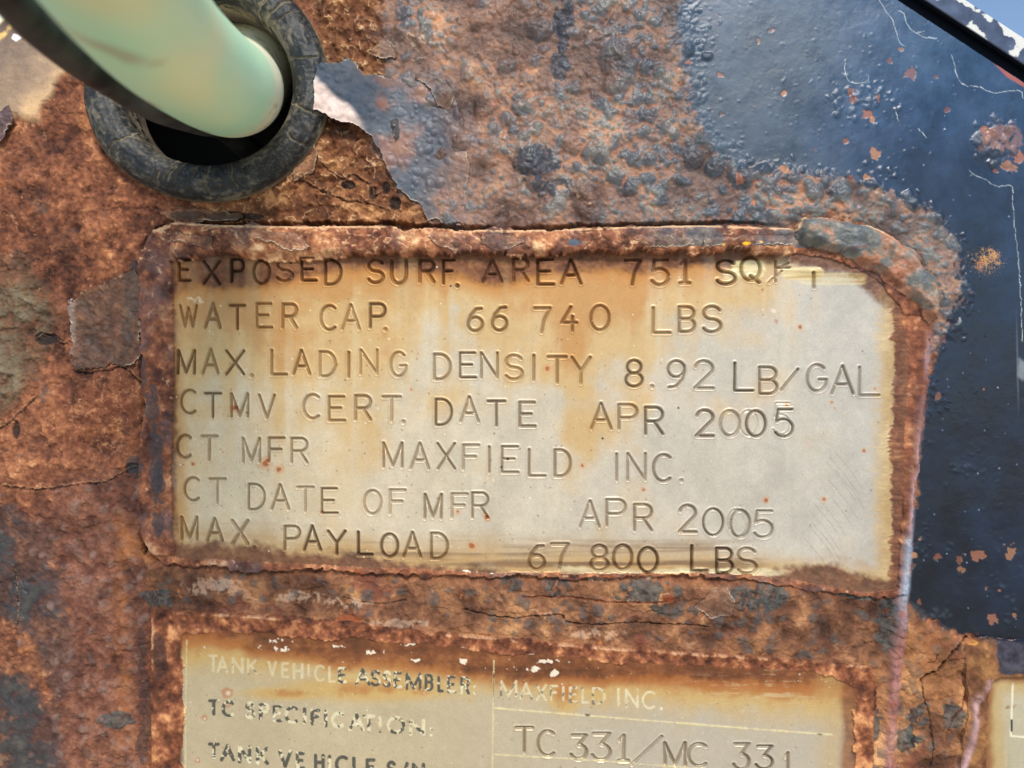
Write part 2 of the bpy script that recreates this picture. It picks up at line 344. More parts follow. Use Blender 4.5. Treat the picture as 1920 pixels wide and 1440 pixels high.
# ------------------------------------------------------------------ crust between and around the plates
seam = np.minimum(sdp([(262,1040),(300,1062),(930,1090),(1400,1090),(1640,1120),(1700,1105),(1700,1200),(1640,1262),(1400,1240),(1058,1218),(683,1180),(286,1150)]), 1e9)
seam = np.minimum(seam, sdp([(1620,1180),(1690,1120),(1745,1170),(1808,1202),(1835,1275),(1820,1440),(1815,2400),(1600,2400),(1620,1300)]))
sm_ = ss(10, -14, seam + edge_n)
terr = (fb(120, 48, seed=51, o=4) * .9 + n_mid * .3); tq = np.floor(terr * 1.6); tf = terr * 1.6 - tq
SEAM = ramp(.5 + .22 * n_b2 + .25 * n_m2 + .12 * n_sm, [(0, (66,48,42)), (.3, (98,70,56)), (.5, (124,90,70)), (.7, (146,110,82)), (1, (180,144,110))])
SEAM = SEAM + (lin((64,72,78)) - SEAM) * (ss(.7, 1.4, fb(38, seed=53, o=4)) * .75)[..., None]
SEAM = SEAM * (1 + .16 * n_cr + .1 * n_cr2)[..., None]; lay(sm_, SEAM)
lay(sm_ * ss(.8, 1.5, n_cr) * .5, (60,44,38)); lay(sm_ * ss(1.0, 1.6, -n_cr2) * .5, (186,120,72)); lay(sm_ * ss(.5, 1.1, fb(50, seed=20, o=5, gain=.65)) * .5, (116,70,60))
H = H + sm_ * (7 + tq * 2.2 + ss(0, .3, tf) * 2.2 + n_m2 * 2.6 + n_mid * 2 + rid * .8 + n_cr * .8 - .6 * (H + 9))
lay(sm_ * ss(.14, .04, tf) * ss(-.2, .8, n_m2) * .4, (180,150,124))
scatter(900, (280, 1060, 1840, 1460), 3, 15, .3, sm_ * .8 * (d_lo > 8) * (d_uo > 4), 2.2)
sb = sm_ * ss(.3, 2, BH) * (d_lo > 4)
H = H + sm_ * BH * .7 * (YY > 1060)
lay(sb * ss(.45, .7, BT + .2 * n_m2) * .6 * (YY > 1060), (80,82,84))
# orange rust near the right hand junction
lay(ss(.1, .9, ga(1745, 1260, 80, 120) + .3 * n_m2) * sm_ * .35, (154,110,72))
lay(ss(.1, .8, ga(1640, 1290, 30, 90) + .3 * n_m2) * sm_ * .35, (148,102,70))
for (x, y, rx, ry) in [(1722,1355,20,46), (1640,1350,12,30), (1790,1345,16,30), (1700,1390,18,20), (1212,1110,55,18), (1240,1140,20,14), (1040,1100,22,16), (1420,1120,46,26), (1665,1165,24,40), (215,1355,34,14),
                       (300,1122,32,14), (960,1092,22,14), (590,1040,0.1,0.1), (1610,1110,40,14)]:
    lay(patch(x, y, rx * 1.05, ry * 1.05, 1.3, .3, .5) * .8, ramp(.5 + .4 * n_s2 + .3 * n_cr, [(0, (30,38,46)), (1, (86,92,92))]))
lay(ss(.4, .7, ga(1250, 1122, 16, 10) + .2 * n_s2) * .8, (128,66,44))
DARK = (38,24,20)
crack([(870,1144),(905,1152),(960,1158),(1048,1152),(1060,1165),(1100,1174),(1150,1170),(1210,1170),(1290,1172),(1330,1176)], 1.2, DARK, .9, -4)
crack([(1818,1196),(1800,1208),(1780,1230),(1762,1254),(1740,1266),(1728,1275)], 2.6, DARK, .95, -8)
crack([(1728,1275),(1733,1310),(1745,1340),(1752,1400),(1745,1460)], 1.3, DARK, .7, -3)
crack([(1760,1226),(1748,1240),(1738,1242)], 1.2, DARK, .9, -4)
crack([(980,1118),(1060,1120),(1130,1128),(1200,1130),(1250,1128)], 1.6, (96,44,26), .8, -3)
crack([(640,1120),(700,1132),(760,1128)], 1.4, DARK, .6, -3)
crack([(1808,1282),(1812,1300),(1806,1320),(1790,1345),(1775,1390)], 1.4, (92,40,30), .8, -3)
for (x, y, rx, ry) in [(1120,1190,46,12), (650,1130,40,12), (400,1100,50,16), (1130,1085,30,10), (1220,1078,26,8), (560,1120,40,12), (740,1170,70,8)]:
    lay(ss(.3, .8, ga(x, y, rx, ry) * (1 + .8 * n_cr + .6 * n_cr2 + .5 * n_s2)) * .32, (190,170,152))
lay(patch(655, 1162, 22, 9, 1.2) * .5, (150,84,56))

for (x, y, rx, ry) in [(246,882,13,9), (86,634,20,10), (700,362,8,12), (722,352,7,10), (740,380,10,12), (652,346,10,7), (430,404,44,7), (350,402,28,6), (24,806,6,14)]:
    m_ = patch(x, y, rx * 1.2, ry * 1.2, .8); H = H - m_ * 5; lay(m_ * .85, (44, 42, 44))
for c in [[(0,908),(60,916),(100,912),(150,905),(190,902),(235,880),(258,872)], [(60,632),(84,622),(104,640),(128,636)], [(130,690),(150,696),(200,690),(225,684),(250,702),(262,720)], [(-10,800),(12,790),(30,772),(60,742)],
          [(20,1060),(30,1130),(26,1170)], [(600,300),(640,330),(660,322),(690,340),(700,362),(716,352)], [(560,330),(600,352),(650,372),(690,376),(730,392)]]:
    crack([(x, y + 4) for x, y in c], 2.0, (48,32,28), .7, -3, 1.6); crack(c, .8, (176,146,120), .35, 1.5, 2.0)
crack([(264,500),(262,600),(268,700),(270,760),(264,830),(262,900),(264,1000),(268,1040)], 2.4, (34,26,26), .75, -6, 1.5)
# ------------------------------------------------------------------ labels of the surfaces, crust ring of the plates
in_up = (d_uo + edge_n * 1.1 + 2.5 * n_mid) < 0
in_lo = (d_lo + edge_n * .7) < 0
in_ri = (d_ro + edge_n * .55) < 0
fu = in_up & ((d_ui + edge_n * (.45 + 1.0 * ss(520, 480, YY + 0 * XX)) + 3 * n_mid * ss(520, 480, YY + 0 * XX)) < 0)
fl = in_lo & ((d_li + edge_n * .9 + 3 * n_mid) < 0)
fr = in_ri & ((d_ri + edge_n * .35) < 0)
bead = in_up & ((d_be + edge_n * .9) < 0)

crust_n = 1.5 * fb(70, 34, seed=61, o=5) ; cq = np.floor(crust_n * 1.3); cf = crust_n * 1.3 - cq
CRU = ramp(.5 + .22 * n_m2 + .22 * n_s2 + .12 * n_mid, [(0, (64,42,38)), (.3, (100,66,54)), (.5, (132,88,68)), (.72, (162,116,88)), (1, (200,168,136))])
CRU = CRU + (lin((98,88,92)) - CRU) * (ss(.2, 1.3, fb(44, seed=63, o=4)) * .6)[..., None]
ring = np.clip(np.minimum(-d_uo, d_ui), 0, 60)
cru = (in_up & ~fu) * 1.0
top_band = ss(500, 470, YY + 0 * XX)
prof = np.sqrt(np.clip(1 - ((ring - 20) / 24) ** 2, 0, 1))
h_cr = 2 + top_band * 6 * ss(0, 3, -d_uo) + prof * (11 * top_band + 5) + cq * 1.6 + ss(0, .3, cf) * 1.6 + n_m2 * 1.5 + n_s2 * .7
# left border is thin, with a groove outside
h_cr = np.where(XX < 330, 3 + prof * 5 + n_m2 * 1.6 + n_sm * 1.2, h_cr)
h_cr = np.where((XX > 1480) & (YY < 640), .8 + n_s2 * .7 + n_m2 * 1.4 + 3 * ss(0, 12, -d_uo), h_cr)
h_cr = np.where((XX > 1640) & (YY > 590), .6 + 4.5 * ss(24, 4, -d_uo) + .3 * n_s2, h_cr)
h_cr = np.where((YY > 1040) & (XX < 1640), 1.5 + .7 * n_s2 + .8 * n_m2, h_cr)
H = np.where(cru > 0, h_cr, H)
CB = COL.copy()
CRU = CRU * (1 + .15 * n_cr + .1 * n_cr2)[..., None]; h_cr = h_cr + n_cr * .6
H = np.where(cru > 0, h_cr, H); lay(cru.astype(f32), CRU)
lay(cru.astype(f32) * ss(.9, 1.5, n_cr2) * .5, (196,166,140)); lay(cru.astype(f32) * ss(.9, 1.5, -n_cr2) * .5, (150,84,52))
lay((cru * ss(.18, .05, cf) * ss(-.5, .6, n_s2) * .6 * top_band).astype(f32), (206,180,150))
lay((cru * ss(.86, 1.0, rid + .1 * n_fine) * ss(1500, 700, XX + 0 * YY) * ss(-.2, .8, n_m2) * .35).astype(f32), (205,178,142))
# left strip colours: dark violet brown with navy scabs
lf = cru * ss(335, 315, XX + 0 * YY)
lay((lf * ss(-.6, .8, n_m2 + .3 * n_mid) * .5).astype(f32), (104,62,52))
for (x, y, rx, ry) in [(288,765,14,46), (296,860,14,60), (300,940,12,70), (240,600,14,60), (248,540,16,50), (268,700,12,30), (256,880,20,22)]:
    lay(patch(x, y, rx, ry, 1.0) * .7, (62,64,72))
# slate paint left on the top bar right part
tb = cru * top_band * ss(1120, 1300, XX + 0 * YY) * ss(-.7, .3, n_m2 + .3 * n_mid) * (YY < 466)
lay((tb * .8).astype(f32), slate)
lay((ss(.5, .9, ga(1392, 461, 12, 4) + .8 * ga(1350, 463, 5, 3) + .8 * ga(1418, 459, 6, 3) + .3 * n_s2)).astype(f32) * cru.astype(f32), (246,168,60))
lay((ss(.5, .8, ga(1075, 458, 16, 9) + .3 * n_s2)).astype(f32) * cru.astype(f32), (84,96,112))
# right brown band and lilac ridge
rb = ss(1640, 1660, XX + 0 * YY) * in_up * ss(560, 620, YY + 0 * XX)
streak = fb(60, 4, seed=71, o=2)
BROWN = ramp(.5 + .2 * streak + .2 * n_m2 + .2 * n_s2, [(0, (84,50,42)), (.4, (112,70,56)), (.7, (136,88,66)), (1, (176,128,90))])
lay((rb * ss(1, -1, ring * 0 + (d_uo > 0))).astype(f32) * (~fu), BROWN)
RIDG = [(1742,620),(1733,690),(1727,760),(1716,860),(1708,930),(1703,1000),(1699,1060),(1694,1120),(1686,1170),(1680,1230),(1674,1300),(1668,1380),(1664,1480),(1650,2400)]
d_rg = sdl(RIDG)
rg = ss(17, 3, d_rg + n_m2 * 2.2 + n_s2) * ss(600, 660, YY)
H = H + rg * 7 + rg * fb(10, 50, seed=73, o=3) * 1.3
lay(rg * ss(-1.2, .4, n_m2 + fb(8, 60, seed=75, o=2)) * .7, ramp(.5 + .25 * fb(10, 70, seed=74, o=3) + .2 * n_m2, [(0, (96,74,78)), (.5, (136,114,122)), (1, (172,158,168))]))
lay(rg * ss(.2, .8, ga(1697, 1070, 60, 75) + .25 * n_mid) * .85, ramp(.5 + .3 * n_s2, [(0, (92,108,128)), (1, (160,174,190))]))
lay(rg * ss(1130, 1200, YY + 0 * XX) * .45, (146,100,96))
lay(ss(.4, .8, ga(1688, 1150, 10, 9) + .25 * n_s2) * .5, (150,96,80))
lay(ss(.4, .75, ga(1672, 1340, 24, 34) + .25 * n_s2) * ss(1330, 1320, YY + 0 * XX + .0) * .5, (128,78,64))
# bead
hb = 5 + 12 * ss(0, -15, d_be + edge_n * .8) + 3 * n_mid + n_m2 * 3.2 + n_cr * .9
BH[:] = 0
scatter(160, (1480, 400, 1770, 600), 6, 26, .28, (bead * 1.).astype(f32), 1.6)
hb = hb + BH
H = np.where(bead, hb, H)
lay(bead.astype(f32), (1 + .14 * n_cr + .1 * n_cr2)[..., None] * ramp(.55 + .12 * n_mid + .3 * n_m2 + .2 * n_s2, [(0, (126,84,68)), (.25, (150,108,88)), (.42, (132,112,100)), (.58, (104,106,104)), (1, (82,94,104))]))
lay(bead * ss(1.2, 1.7, n_s2 + .6 * n_m2) * .5, (146,82,62))
lay(bead * ss(.4, .9, ga(1705, 500, 22, 16) + ga(1560, 415, 40, 8) + .3 * n_s2) * .4, (176,124,100))

# open crevice outside the border
gap = ss(9, 3, np.abs(d_uo - 4 + 2.5 * n_s2 + 2 * n_m2)) * ss(-1.3, .2, n_m2 + .6 * n_mid + .5) * (~in_up) * np.clip(ss(470, 440, YY + 0 * XX) * ss(1500, 1300, XX) + .5 * ss(300, 270, XX + 0 * YY) * ss(-.3, .6, n_m2) + .1, 0, 1)
H = H - gap * 13
lay(gap * .6, (52, 36, 30))  # shade of the crevice painted in as dark brown
lay((in_up * ss(4.5, 1.5, np.abs(d_uo + 3 + n_fine)) * ss(460, 440, YY + 0 * XX) * ss(-1.2, 0, n_s2) * .7).astype(f32), (196,168,138))
# ------------------------------------------------------------------ upper plate face
ybot = np.interp(xs, [300, 600, 930, 1300, 1400, 1480, 1620, 1700], [1050, 1062, 1080, 1084, 1084, 1090, 1110, 1105]).astype(f32)[None, :]
nx1 = fb(38, 900, seed=81, o=4, gain=.7)         # vertical drips
nx2 = fb(75, 2000, seed=82, o=2)
g = np.clip((XX - 320) / 1300, 0, 1)
base = lin((212,193,160)) * (1 - g[..., None]) + lin((190,181,168)) * g[..., None] + 0 * YY[..., None]
base = base * (1 + .05 * n_mid + .05 * n_m2 + .035 * n_s2 + .02 * fine0)[..., None]
dt = YY - 488 + 0 * XX
yel = np.exp(-np.clip(dt, 0, 999) / (135 + 60 * nx2 + 30 * nx1 + 20 * n_mid).clip(25, 400)) * ss(1640, 1150, XX) 
yel = np.clip(yel * 1.25 + .12 * n_mid, 0, 1)
drip = .7 * (ga(845, 560, 30, 150) + ga(1075, 600, 42, 190) * 1.0 + ga(1195, 560, 26, 130) + ga(520, 640, 60, 160) * .5 + ga(700, 700, 60, 200) * .55 + ga(1000, 720, 40, 120) * .5
        + ga(1100, 800, 26, 90) * .4 + ga(360, 620, 30, 200) * .7 + ga(430, 640, 26, 120) * .5 + ga(820, 760, 20, 80) * .35)
yel = np.clip(yel + drip * .75 * (.8 + .25 * nx1 + .2 * n_mid + .12 * n_m2), 0, 1.15)
lf_s = np.exp(-np.clip(XX - 325 + n_m2 * 5, 0, 999) / 26.)
rt_s = np.exp(-np.clip(1672 - XX - (YY - 900) * .03 + n_m2 * 5, 0, 999) / 24.)
bt_s = np.exp(-np.clip(ybot - 22 - YY + n_m2 * 5 + 4 * nx1, 0, 999) / (26.))
s = np.clip(np.maximum.reduce([yel, lf_s * .9, rt_s * .55, bt_s * .6]), 0, 1)
FACE = ramp(s, [(0, (0,0,0)), (1, (1,1,1))]) * 0 + base
def mixc(A, col, m): return A + (lin(col) - A) * m[..., None]
FACE = mixc(FACE, (202,164,106), ss(.05, .5, s) * .85)
FACE = mixc(FACE, (186,130,70), ss(.5, .95, s + .1 * n_m2) * .75)
# band above: bare brown rust, lower limit wanders
yb = np.interp(xs, [300, 400, 520, 600, 700, 760, 860, 930, 1000, 1100, 1200, 1300, 1400, 1480, 1540, 1600, 1640, 1700],
               [560, 545, 530, 515, 505, 505, 520, 535, 520, 508, 512, 500, 492, 492, 505, 520, 560, 600]).astype(f32)[None, :]
br = ss(10, -12, YY - yb + n_m2 * 6 + 3 * nx1 + n_s2 * 3)
amb = ss(34, -8, YY - yb + n_m2 * 8 + 9 * nx1 + n_s2 * 2)
FACE = mixc(FACE, (186,122,54), amb * .8 * ss(1520, 1250, XX + 0 * YY))
BRN = ramp(.5 + .25 * n_m2 + .2 * n_s2 + .1 * n_fine, [(0, (84,54,46)), (.5, (118,78,60)), (1, (150,106,76))])
FACE = FACE + (BRN - FACE) * (br * .92)[..., None]
lbn = ss(8, -8, XX - 332 + n_m2 * 5 + n_s2 * 2 + 0 * YY); FACE = FACE + (BRN - FACE) * (lbn * .85)[..., None]
lam = ss(26, -6, XX - 336 + n_m2 * 6 + 0 * YY); FACE = mixc(FACE, (184,132,76), lam * .6 * (1 - lbn))
# right: brushed tan edge, then brown
xr = 1668 - (YY - 600) * .012
str2 = .7 * fb(30, 2.6, seed=91, o=3, gain=.8) + .3 * n_s2
tan_ = ss(-36, -4, XX - xr + str2 * 10 + n_m2 * 6 + n_s2 * 4)
FACE = FACE + (ramp(.5 + .25 * str2 + .2 * n_m2, [(0, (150,118,78)), (.5, (192,160,112)), (1, (220,196,150))]) - FACE) * (tan_ * .8 * ss(520, 620, YY))[..., None]
rbn = ss(-3, 3, XX - xr - 6 + str2 * 4 + n_s2 * 3 + n_m2 * 3)
FACE = FACE + (BROWN - FACE) * (rbn * .95)[..., None]
# bottom: tan smear, dark brown, cream scrape
db = ybot - YY
hs = fb(160, 7, seed=92, o=3)
FACE = mixc(FACE, (186,150,102), ss(92, 40, db + 8 * n_m2) * (.55 + .15 * hs) * ss(1480, 1200, XX))
FACE = mixc(FACE, (128,98,72), ss(.0, 1.0, hs + .2 * n_mid) * ss(84, 50, db) * ss(1480, 1350, XX) * .65)
FACE = mixc(FACE, (104,76,60), ss(16, 4, np.abs(db - 30 - 8 * n_mid)) * ss(-.4, .6, hs + .3 * n_m2) * ss(860, 900, XX) * ss(1470, 1400, XX) * .5)
vs = fb(22, 300, seed=97, o=3, gain=.6)
FACE = mixc(FACE, (178,144,100), ss(.2, 1.4, vs + .5 * nx1 + .3 * n_mid) * (.5 - .25 * g) * ss(1000, 560, YY))
FACE = mixc(FACE, (222,214,190), ss(.6, 1.6, -vs - .5 * nx1 + .5 * n_mid) * .14)
d2 = db - np.interp(xs, [300, 420, 600, 860, 1000, 1400, 1470, 1560, 1650, 1700], [32, 38, 24, 12, 4, 4, 22, 42, 22, 12]).astype(f32)[None, :]
FACE = FACE + (BRN - FACE) * (ss(9, -9, d2 + n_m2 * 6 + n_s2 * 4) * .92)[..., None]
FACE = mixc(FACE, (176,110,56), (ss(24, 2, d2 + n_m2 * 7) * ss(8, 22, d2 + n_m2 * 4) * .5).clip(0, 1))
scr = ss(9, 3, np.abs(YY - np.interp(xs, [1040, 1200, 1300, 1480], [1066, 1076, 1071, 1074]).astype(f32)[None, :] + n_s2 * 2)) * ss(1030, 1070, XX) * ss(1490, 1440, XX)
FACE = mixc(FACE, (226,208,166), scr * (.7 + .25 * hs).clip(0, 1))
scr2 = ss(3.5, 1.5, np.abs(YY - 1072 + (XX - 860) * -.1 + n_s2 * 2)) * ss(855, 862, XX) * ss(934, 926, XX) * ss(-.6, .2, n_s2 + n_fine)
FACE = mixc(FACE, (248,238,216), scr2)
# scraped patches round the SQ FT
for (x, y, rx, ry, k) in [(1402,505,36,17,.95), (1505,512,42,13,.9), (1560,524,70,12,.5), (1376,515,22,12,.6)]:
    m = ss(.38, .6, ga(x, y, rx, ry, 4) + .12 * streak + .08 * n_s2) * k
    FACE = FACE + (ramp(.5 + .35 * fb(50, 3.5, seed=93, o=2), [(0, (150,116,68)), (.4, (206,180,124)), (1, (240,226,184))]) - FACE) * m[..., None]
sx = ss(.2, .9, fb(4, 60, seed=94, o=2) + .3 * n_m2) * ga(1475, 570, 55, 40, 4)
FACE = mixc(FACE, (214,182,140), sx * .6)
FACE = mixc(FACE, (168,104,78), ss(.55, .95, ga(1455, 600, 11, 16) * ga(1450, 605, 20, 18) + .3 * n_s2 + .1 * n_fine) * .7)
FACE = mixc(FACE, (230,206,190), ss(.6, .95, ga(1451, 584, 9, 8) + .2 * n_s2) * .8)
# fine scratches lower right
gr0 = random.Random(8)
for k in range(12):
    x0 = 1550 - k * 5 + gr0.uniform(-12, 12); y0 = 860 + k * 15 + gr0.uniform(-5, 5)
    crack_pts = [(x0 + 20, y0 - 20), (x0 + 50, y0 + 16), (x0 + 74, y0 + 52)]
    P0 = COL; COL = FACE; Hs = H.copy() if k == 0 else None
    crack(crack_pts, .55, (124,114,100), .5, -.4, .3); FACE = COL; COL = P0
# specks and pits
P0 = COL; COL = FACE
for _ in range(900):
    x = rng.uniform(330, 1650); y = rng.uniform(500, 1075)
    if rng.random() < ss(700, 1500, np.array([x]))[0] * .75: continue
    spot(x, y, rng.uniform(.7, 1.7), [(132,110,82), (112,92,72), (150,96,54), (238,226,196)][rng.integers(4)], .7, .3, -.25)
for (x, y, r) in [(498,868,9),(523,880,6),(1545,937,5),(1437,938,5),(1207,918,4),(1092,873,4),(912,970,5),(858,959,5),(362,870,5),(440,765,5),(1500,612,4),(1560,754,3),(1475,760,5),(1620,845,4),
                  (885,1024,7),(770,730,3),(1026,690,6),(1640,728,3),(1565,765,2),(1430,543,3),(632,684,3),(604,960,3)]:
    spot(x, y, r * 1.5, (206,150,98), .5, .3, 0); spot(x, y, r * .7, (164,88,48), .9, .4, -.6)
for (x, y) in [(952,861),(940,876),(845,536),(1272,765),(1130,822)]:
    spot(x, y, 2.4, (34,30,26), .95, .1, -1)
spot(858, 536, 4, (86,66,40), .8, .1, -2)
for (x, y, r) in [(1430,745,0.1)]: pass
FACE = COL; COL = P0
# white chips in rust on the left top
chip = ss(.75, 1.1, ga(365, 560, 22, 14) + .35 * n_fine + .2 * n_s2); FACE = mixc(FACE, (232,206,170), chip * .7)
fum = fu.astype(f32)
COL = COL + (FACE - COL) * fum[..., None]
rusty_face = np.clip(br + lbn + rbn + ss(9, -9, d2 + n_m2 * 6), 0, 1)
Hf = .35 * vn(260, seed=95) + .02 * n_s2 + rusty_face * (.6 + .8 * n_s2 + .8 * n_m2 + .5 * n_fine) + rbn * str2 * .3
H = np.where(fu, Hf, H)
RG = np.where(in_up, .62, RG); RG = np.where(fu, .42 + .25 * rusty_face + .05 * n_m2, RG)
RG = np.where(bead, .5, RG)

# ------------------------------------------------------------------ lower plate face
ytop = np.interp(xs, [286, 450, 683, 925, 1225, 1500, 1640], [1144, 1150, 1170, 1193, 1218, 1238, 1250]).astype(f32)[None, :]
dl = YY - ytop
lb_ = lin((194,175,140)) * (1 + .04 * n_mid + .03 * n_m2 + .02 * n_s2 + .012 * fine0)[..., None]
g2 = ss(700, 1300, XX + 0 * YY)
LF = lb_ + (lin((188,177,160)) - lb_) * (g2 * .7)[..., None]
m1 = np.exp(-np.clip(dl - 60 + 10 * n_m2, 0, 999) / (44 + 10 * nx1).clip(12, 90))
m1 = np.maximum(m1, .8 * ga(700, 1290, 190, 28)); m1 = np.maximum(m1, .9 * ga(1060, 1300, 40, 40)); m1 = np.maximum(m1, .8 * ga(540, 1300, 90, 14))
LF = mixc(LF, (206,168,100), ss(.1, .6, m1) * .85)
LF = mixc(LF, (178,108,50), ss(.5, 1, m1 + .12 * n_m2 + .1 * n_s2) * .75)
toplim = np.interp(xs, [286, 400, 470, 640, 800, 960, 1060, 1240, 1600], [50, 48, 72, 80, 76, 84, 72, 56, 50]).astype(f32)[None, :]
m2 = ss(8, -12, dl - toplim + 6 * n_m2 + 5 * n_s2)
BR2 = ramp(.5 + .25 * n_m2 + .2 * n_s2 + .15 * fb(120, 8, seed=99, o=3), [(0, (84,48,34)), (.5, (122,72,46)), (1, (164,106,62))])
LF = LF + (BR2 - LF) * (m2 * .92)[..., None]
LF = LF + (lin((172,100,50)) - LF) * (ss(20, 0, dl - toplim + 5 * n_m2) * ss(-16, 0, dl - toplim + 5 * n_m2) * .6)[..., None]
lx = ss(6, -6, XX - 340 + n_m2 * 3) ; LF = LF + (BRN - LF) * (lx * .8)[..., None]
rx_ = ss(-14, 6, XX - 1585 + n_m2 * 5 + 0 * YY); LF = LF + (BR2 - LF) * (rx_ * .85)[..., None]
LF = mixc(LF, (196,160,100), ss(-70, -20, XX - 1585 + n_m2 * 6) * (1 - rx_) * .45)
# light vertical line and brushed marks
arc = fb(30, 3, seed=98, o=2) + 0 * XX
LF = mixc(LF, (222,206,160), ss(.3, .9, arc + .4 * n_s2) * ga(1430, 1300, 110, 40) * .45)
# white chips along the top
wc = np.zeros((NY, NX), f32)
for (x, y, rx, ry) in [(765,1203,22,14), (782,1238,18,8), (520,1202,46,8), (530,1215,26,9), (640,1212,24,6), (700,1222,20,8), (870,1212,14,6), (990,1224,26,9), (1020,1240,34,6), (1035,1262,16,10), (992,1254,24,7),
                       (868,1240,10,8), (385,1216,11,12), (1180,1222,40,6), (1330,1240,40,5), (560,1190,20,6)]:
    wc = np.maximum(wc, ga(x, y, rx, ry))
wcm = ss(.56, .66, wc * .8 + .2 * n_s2 + .2 * n_fine + .16 * n_cr + .08 * streak)
wcm = np.maximum(wcm, ss(2.9, 3.2, fine0 + .4 * n_s2) * m2 * ss(0, .6, n_mid + .5))
LF = mixc(LF, (236,220,194), wcm * .95)
P0 = COL; COL = LF
for _ in range(260):
    x = rng.uniform(350, 1600); y = rng.uniform(1240, 1450)
    spot(x, y, rng.uniform(.7, 1.6), [(132,110,82), (112,92,72), (150,96,54), (226,214,186)][rng.integers(4)], .6, .3, -.2)
for (x, y, r) in [(384,1348,4),(370,1425,5),(1311,1331,2),(428,1300,7),(425,1320,5)]: spot(x, y, r * 1.4, (190,120,72), .6, .3, 0); spot(x, y, r * .6, (236,214,190), .7, .2, 0)
LF = COL; COL = P0
flm = fl.astype(f32)
lc = in_lo & ~fl
COL = np.where(lc[..., None], ramp(.5 + .25 * n_m2 + .25 * n_s2 + .12 * n_fine, [(0, (64,42,38)), (.35, (104,66,50)), (.6, (134,86,64)), (1, (184,138,100))]), COL)
lay(lc * ss(.16, .04, tf) * .0, (192,160,132))
H = np.where(lc, 2.0 + 1.8 * n_m2 + 1.0 * n_s2 + .7 * n_cr + 1.2 * n_mid + 3 * ss(16, 3, -d_lo) * ss(1400, 1200, YY + 0 * XX) + 2 * ss(330, 290, XX + 0 * YY), H)
lay((lc * ss(4, 1, np.abs(d_lo + 3 + n_fine)) * ss(-.3, .6, n_m2 + .6 * n_s2) * ss(1300, 1240, YY + 0 * XX)).astype(f32) * .55, (190,162,134))
for (x, y, rx, ry) in [(268,1345,16,90), (300,1230,12,40), (262,1230,10,60)]:
    lay(patch(x, y, rx, ry, 1.) * .6, (60,52,54))
COL = COL + (LF - COL) * flm[..., None]
H = np.where(fl, .3 * vn(240, seed=96) + m2 * (.5 + .6 * n_s2 + .6 * n_m2 + .3 * n_fine) + .25 * wcm, H)
RG = np.where(in_lo, .62, RG); RG = np.where(fl, .42 + .2 * m2, RG)

# right hand plate
rc = in_ri & ~fr
RC = (1 + .18 * n_cr + .12 * n_cr2)[..., None] * ramp(.5 + .3 * n_m2 + .2 * n_s2, [(0, (80,54,44)), (.5, (114,82,62)), (1, (148,112,76))])
nb = ss(1848, 1880, XX + 0 * YY) * ss(1268, 1250, YY - (XX - 1850) * .08 + n_m2 * 5 + 0 * XX)
RC = RC + (ramp(.5 + .3 * n_s2 + .2 * n_m2, [(0, (24,34,50)), (1, (60,74,94))]) - RC) * (ss(.35, .65, nb + .2 * n_s2) * .85)[..., None]
COL = np.where(rc[..., None], RC, COL)
H = np.where(rc, 4 + 7 * ss(0, -30, d_ro) * ss(20, 50, d_ri + 34) + 1.8 * n_m2 + 1.2 * n_mid + n_s2 * .6, H)
lay((ss(.4, .7, ga(1822, 1203, 14, 5) * (1 + nz_p)) * rc * .6).astype(f32), (196,146,84))
RR = [(1852,1272),(1842,1296),(1822,1312),(1824,1350),(1818,1390),(1802,1440),(1795,1500)]
d_rr = sdl(RR); rr = ss(11, 2, d_rr + n_m2 * 1.5) * ss(1262, 1280, YY)
H = H + rr * 3.5; lay(rr * ss(-1.0, .8, n_m2 + .6 * n_s2) * .6, ramp(.5 + .3 * fb(8, 60, seed=77, o=2), [(0, (130,104,112)), (1, (196,176,190))]))
R2 = lin((190,178,150)) * (1 + .04 * n_mid + .03 * n_m2 + .08 * fb(4, 200, seed=78, o=2) * ss(1380, 1420, YY))[..., None]
e2 = -d_ri
R2 = mixc(R2, (196,164,104), ss(52, 14, e2 + n_m2 * 5) * .8); R2 = mixc(R2, (148,92,52), ss(20, 4, e2 + n_m2 * 4) * .9)
R2 = mixc(R2, (150,96,64), ss(.7, 1, ga(1893, 1325, 22, 9) + .3 * n_fine) * .8)
R2 = mixc(R2, (232,222,190), (ss(2.6, 1.4, np.abs(XX - 1897 + (YY - 1340) * .04)) * ss(1276, 1290, YY) * ss(1382, 1378, YY) + ss(2.4, 1.4, np.abs(YY - 1380 - (XX - 1895) * .08)) * ss(1893, 1896, XX)).clip(0, 1))
R2 = mixc(R2, (52,54,58), ss(2.4, 1.4, np.abs(XX - 1897)) * ss(1348, 1350, YY) * ss(1373, 1371, YY) * .95)
COL = COL + (R2 - COL) * fr.astype(f32)[..., None]
H = np.where(fr, .0 + .3 * n_m2 * .2, H); RG = np.where(fr, .42, RG)

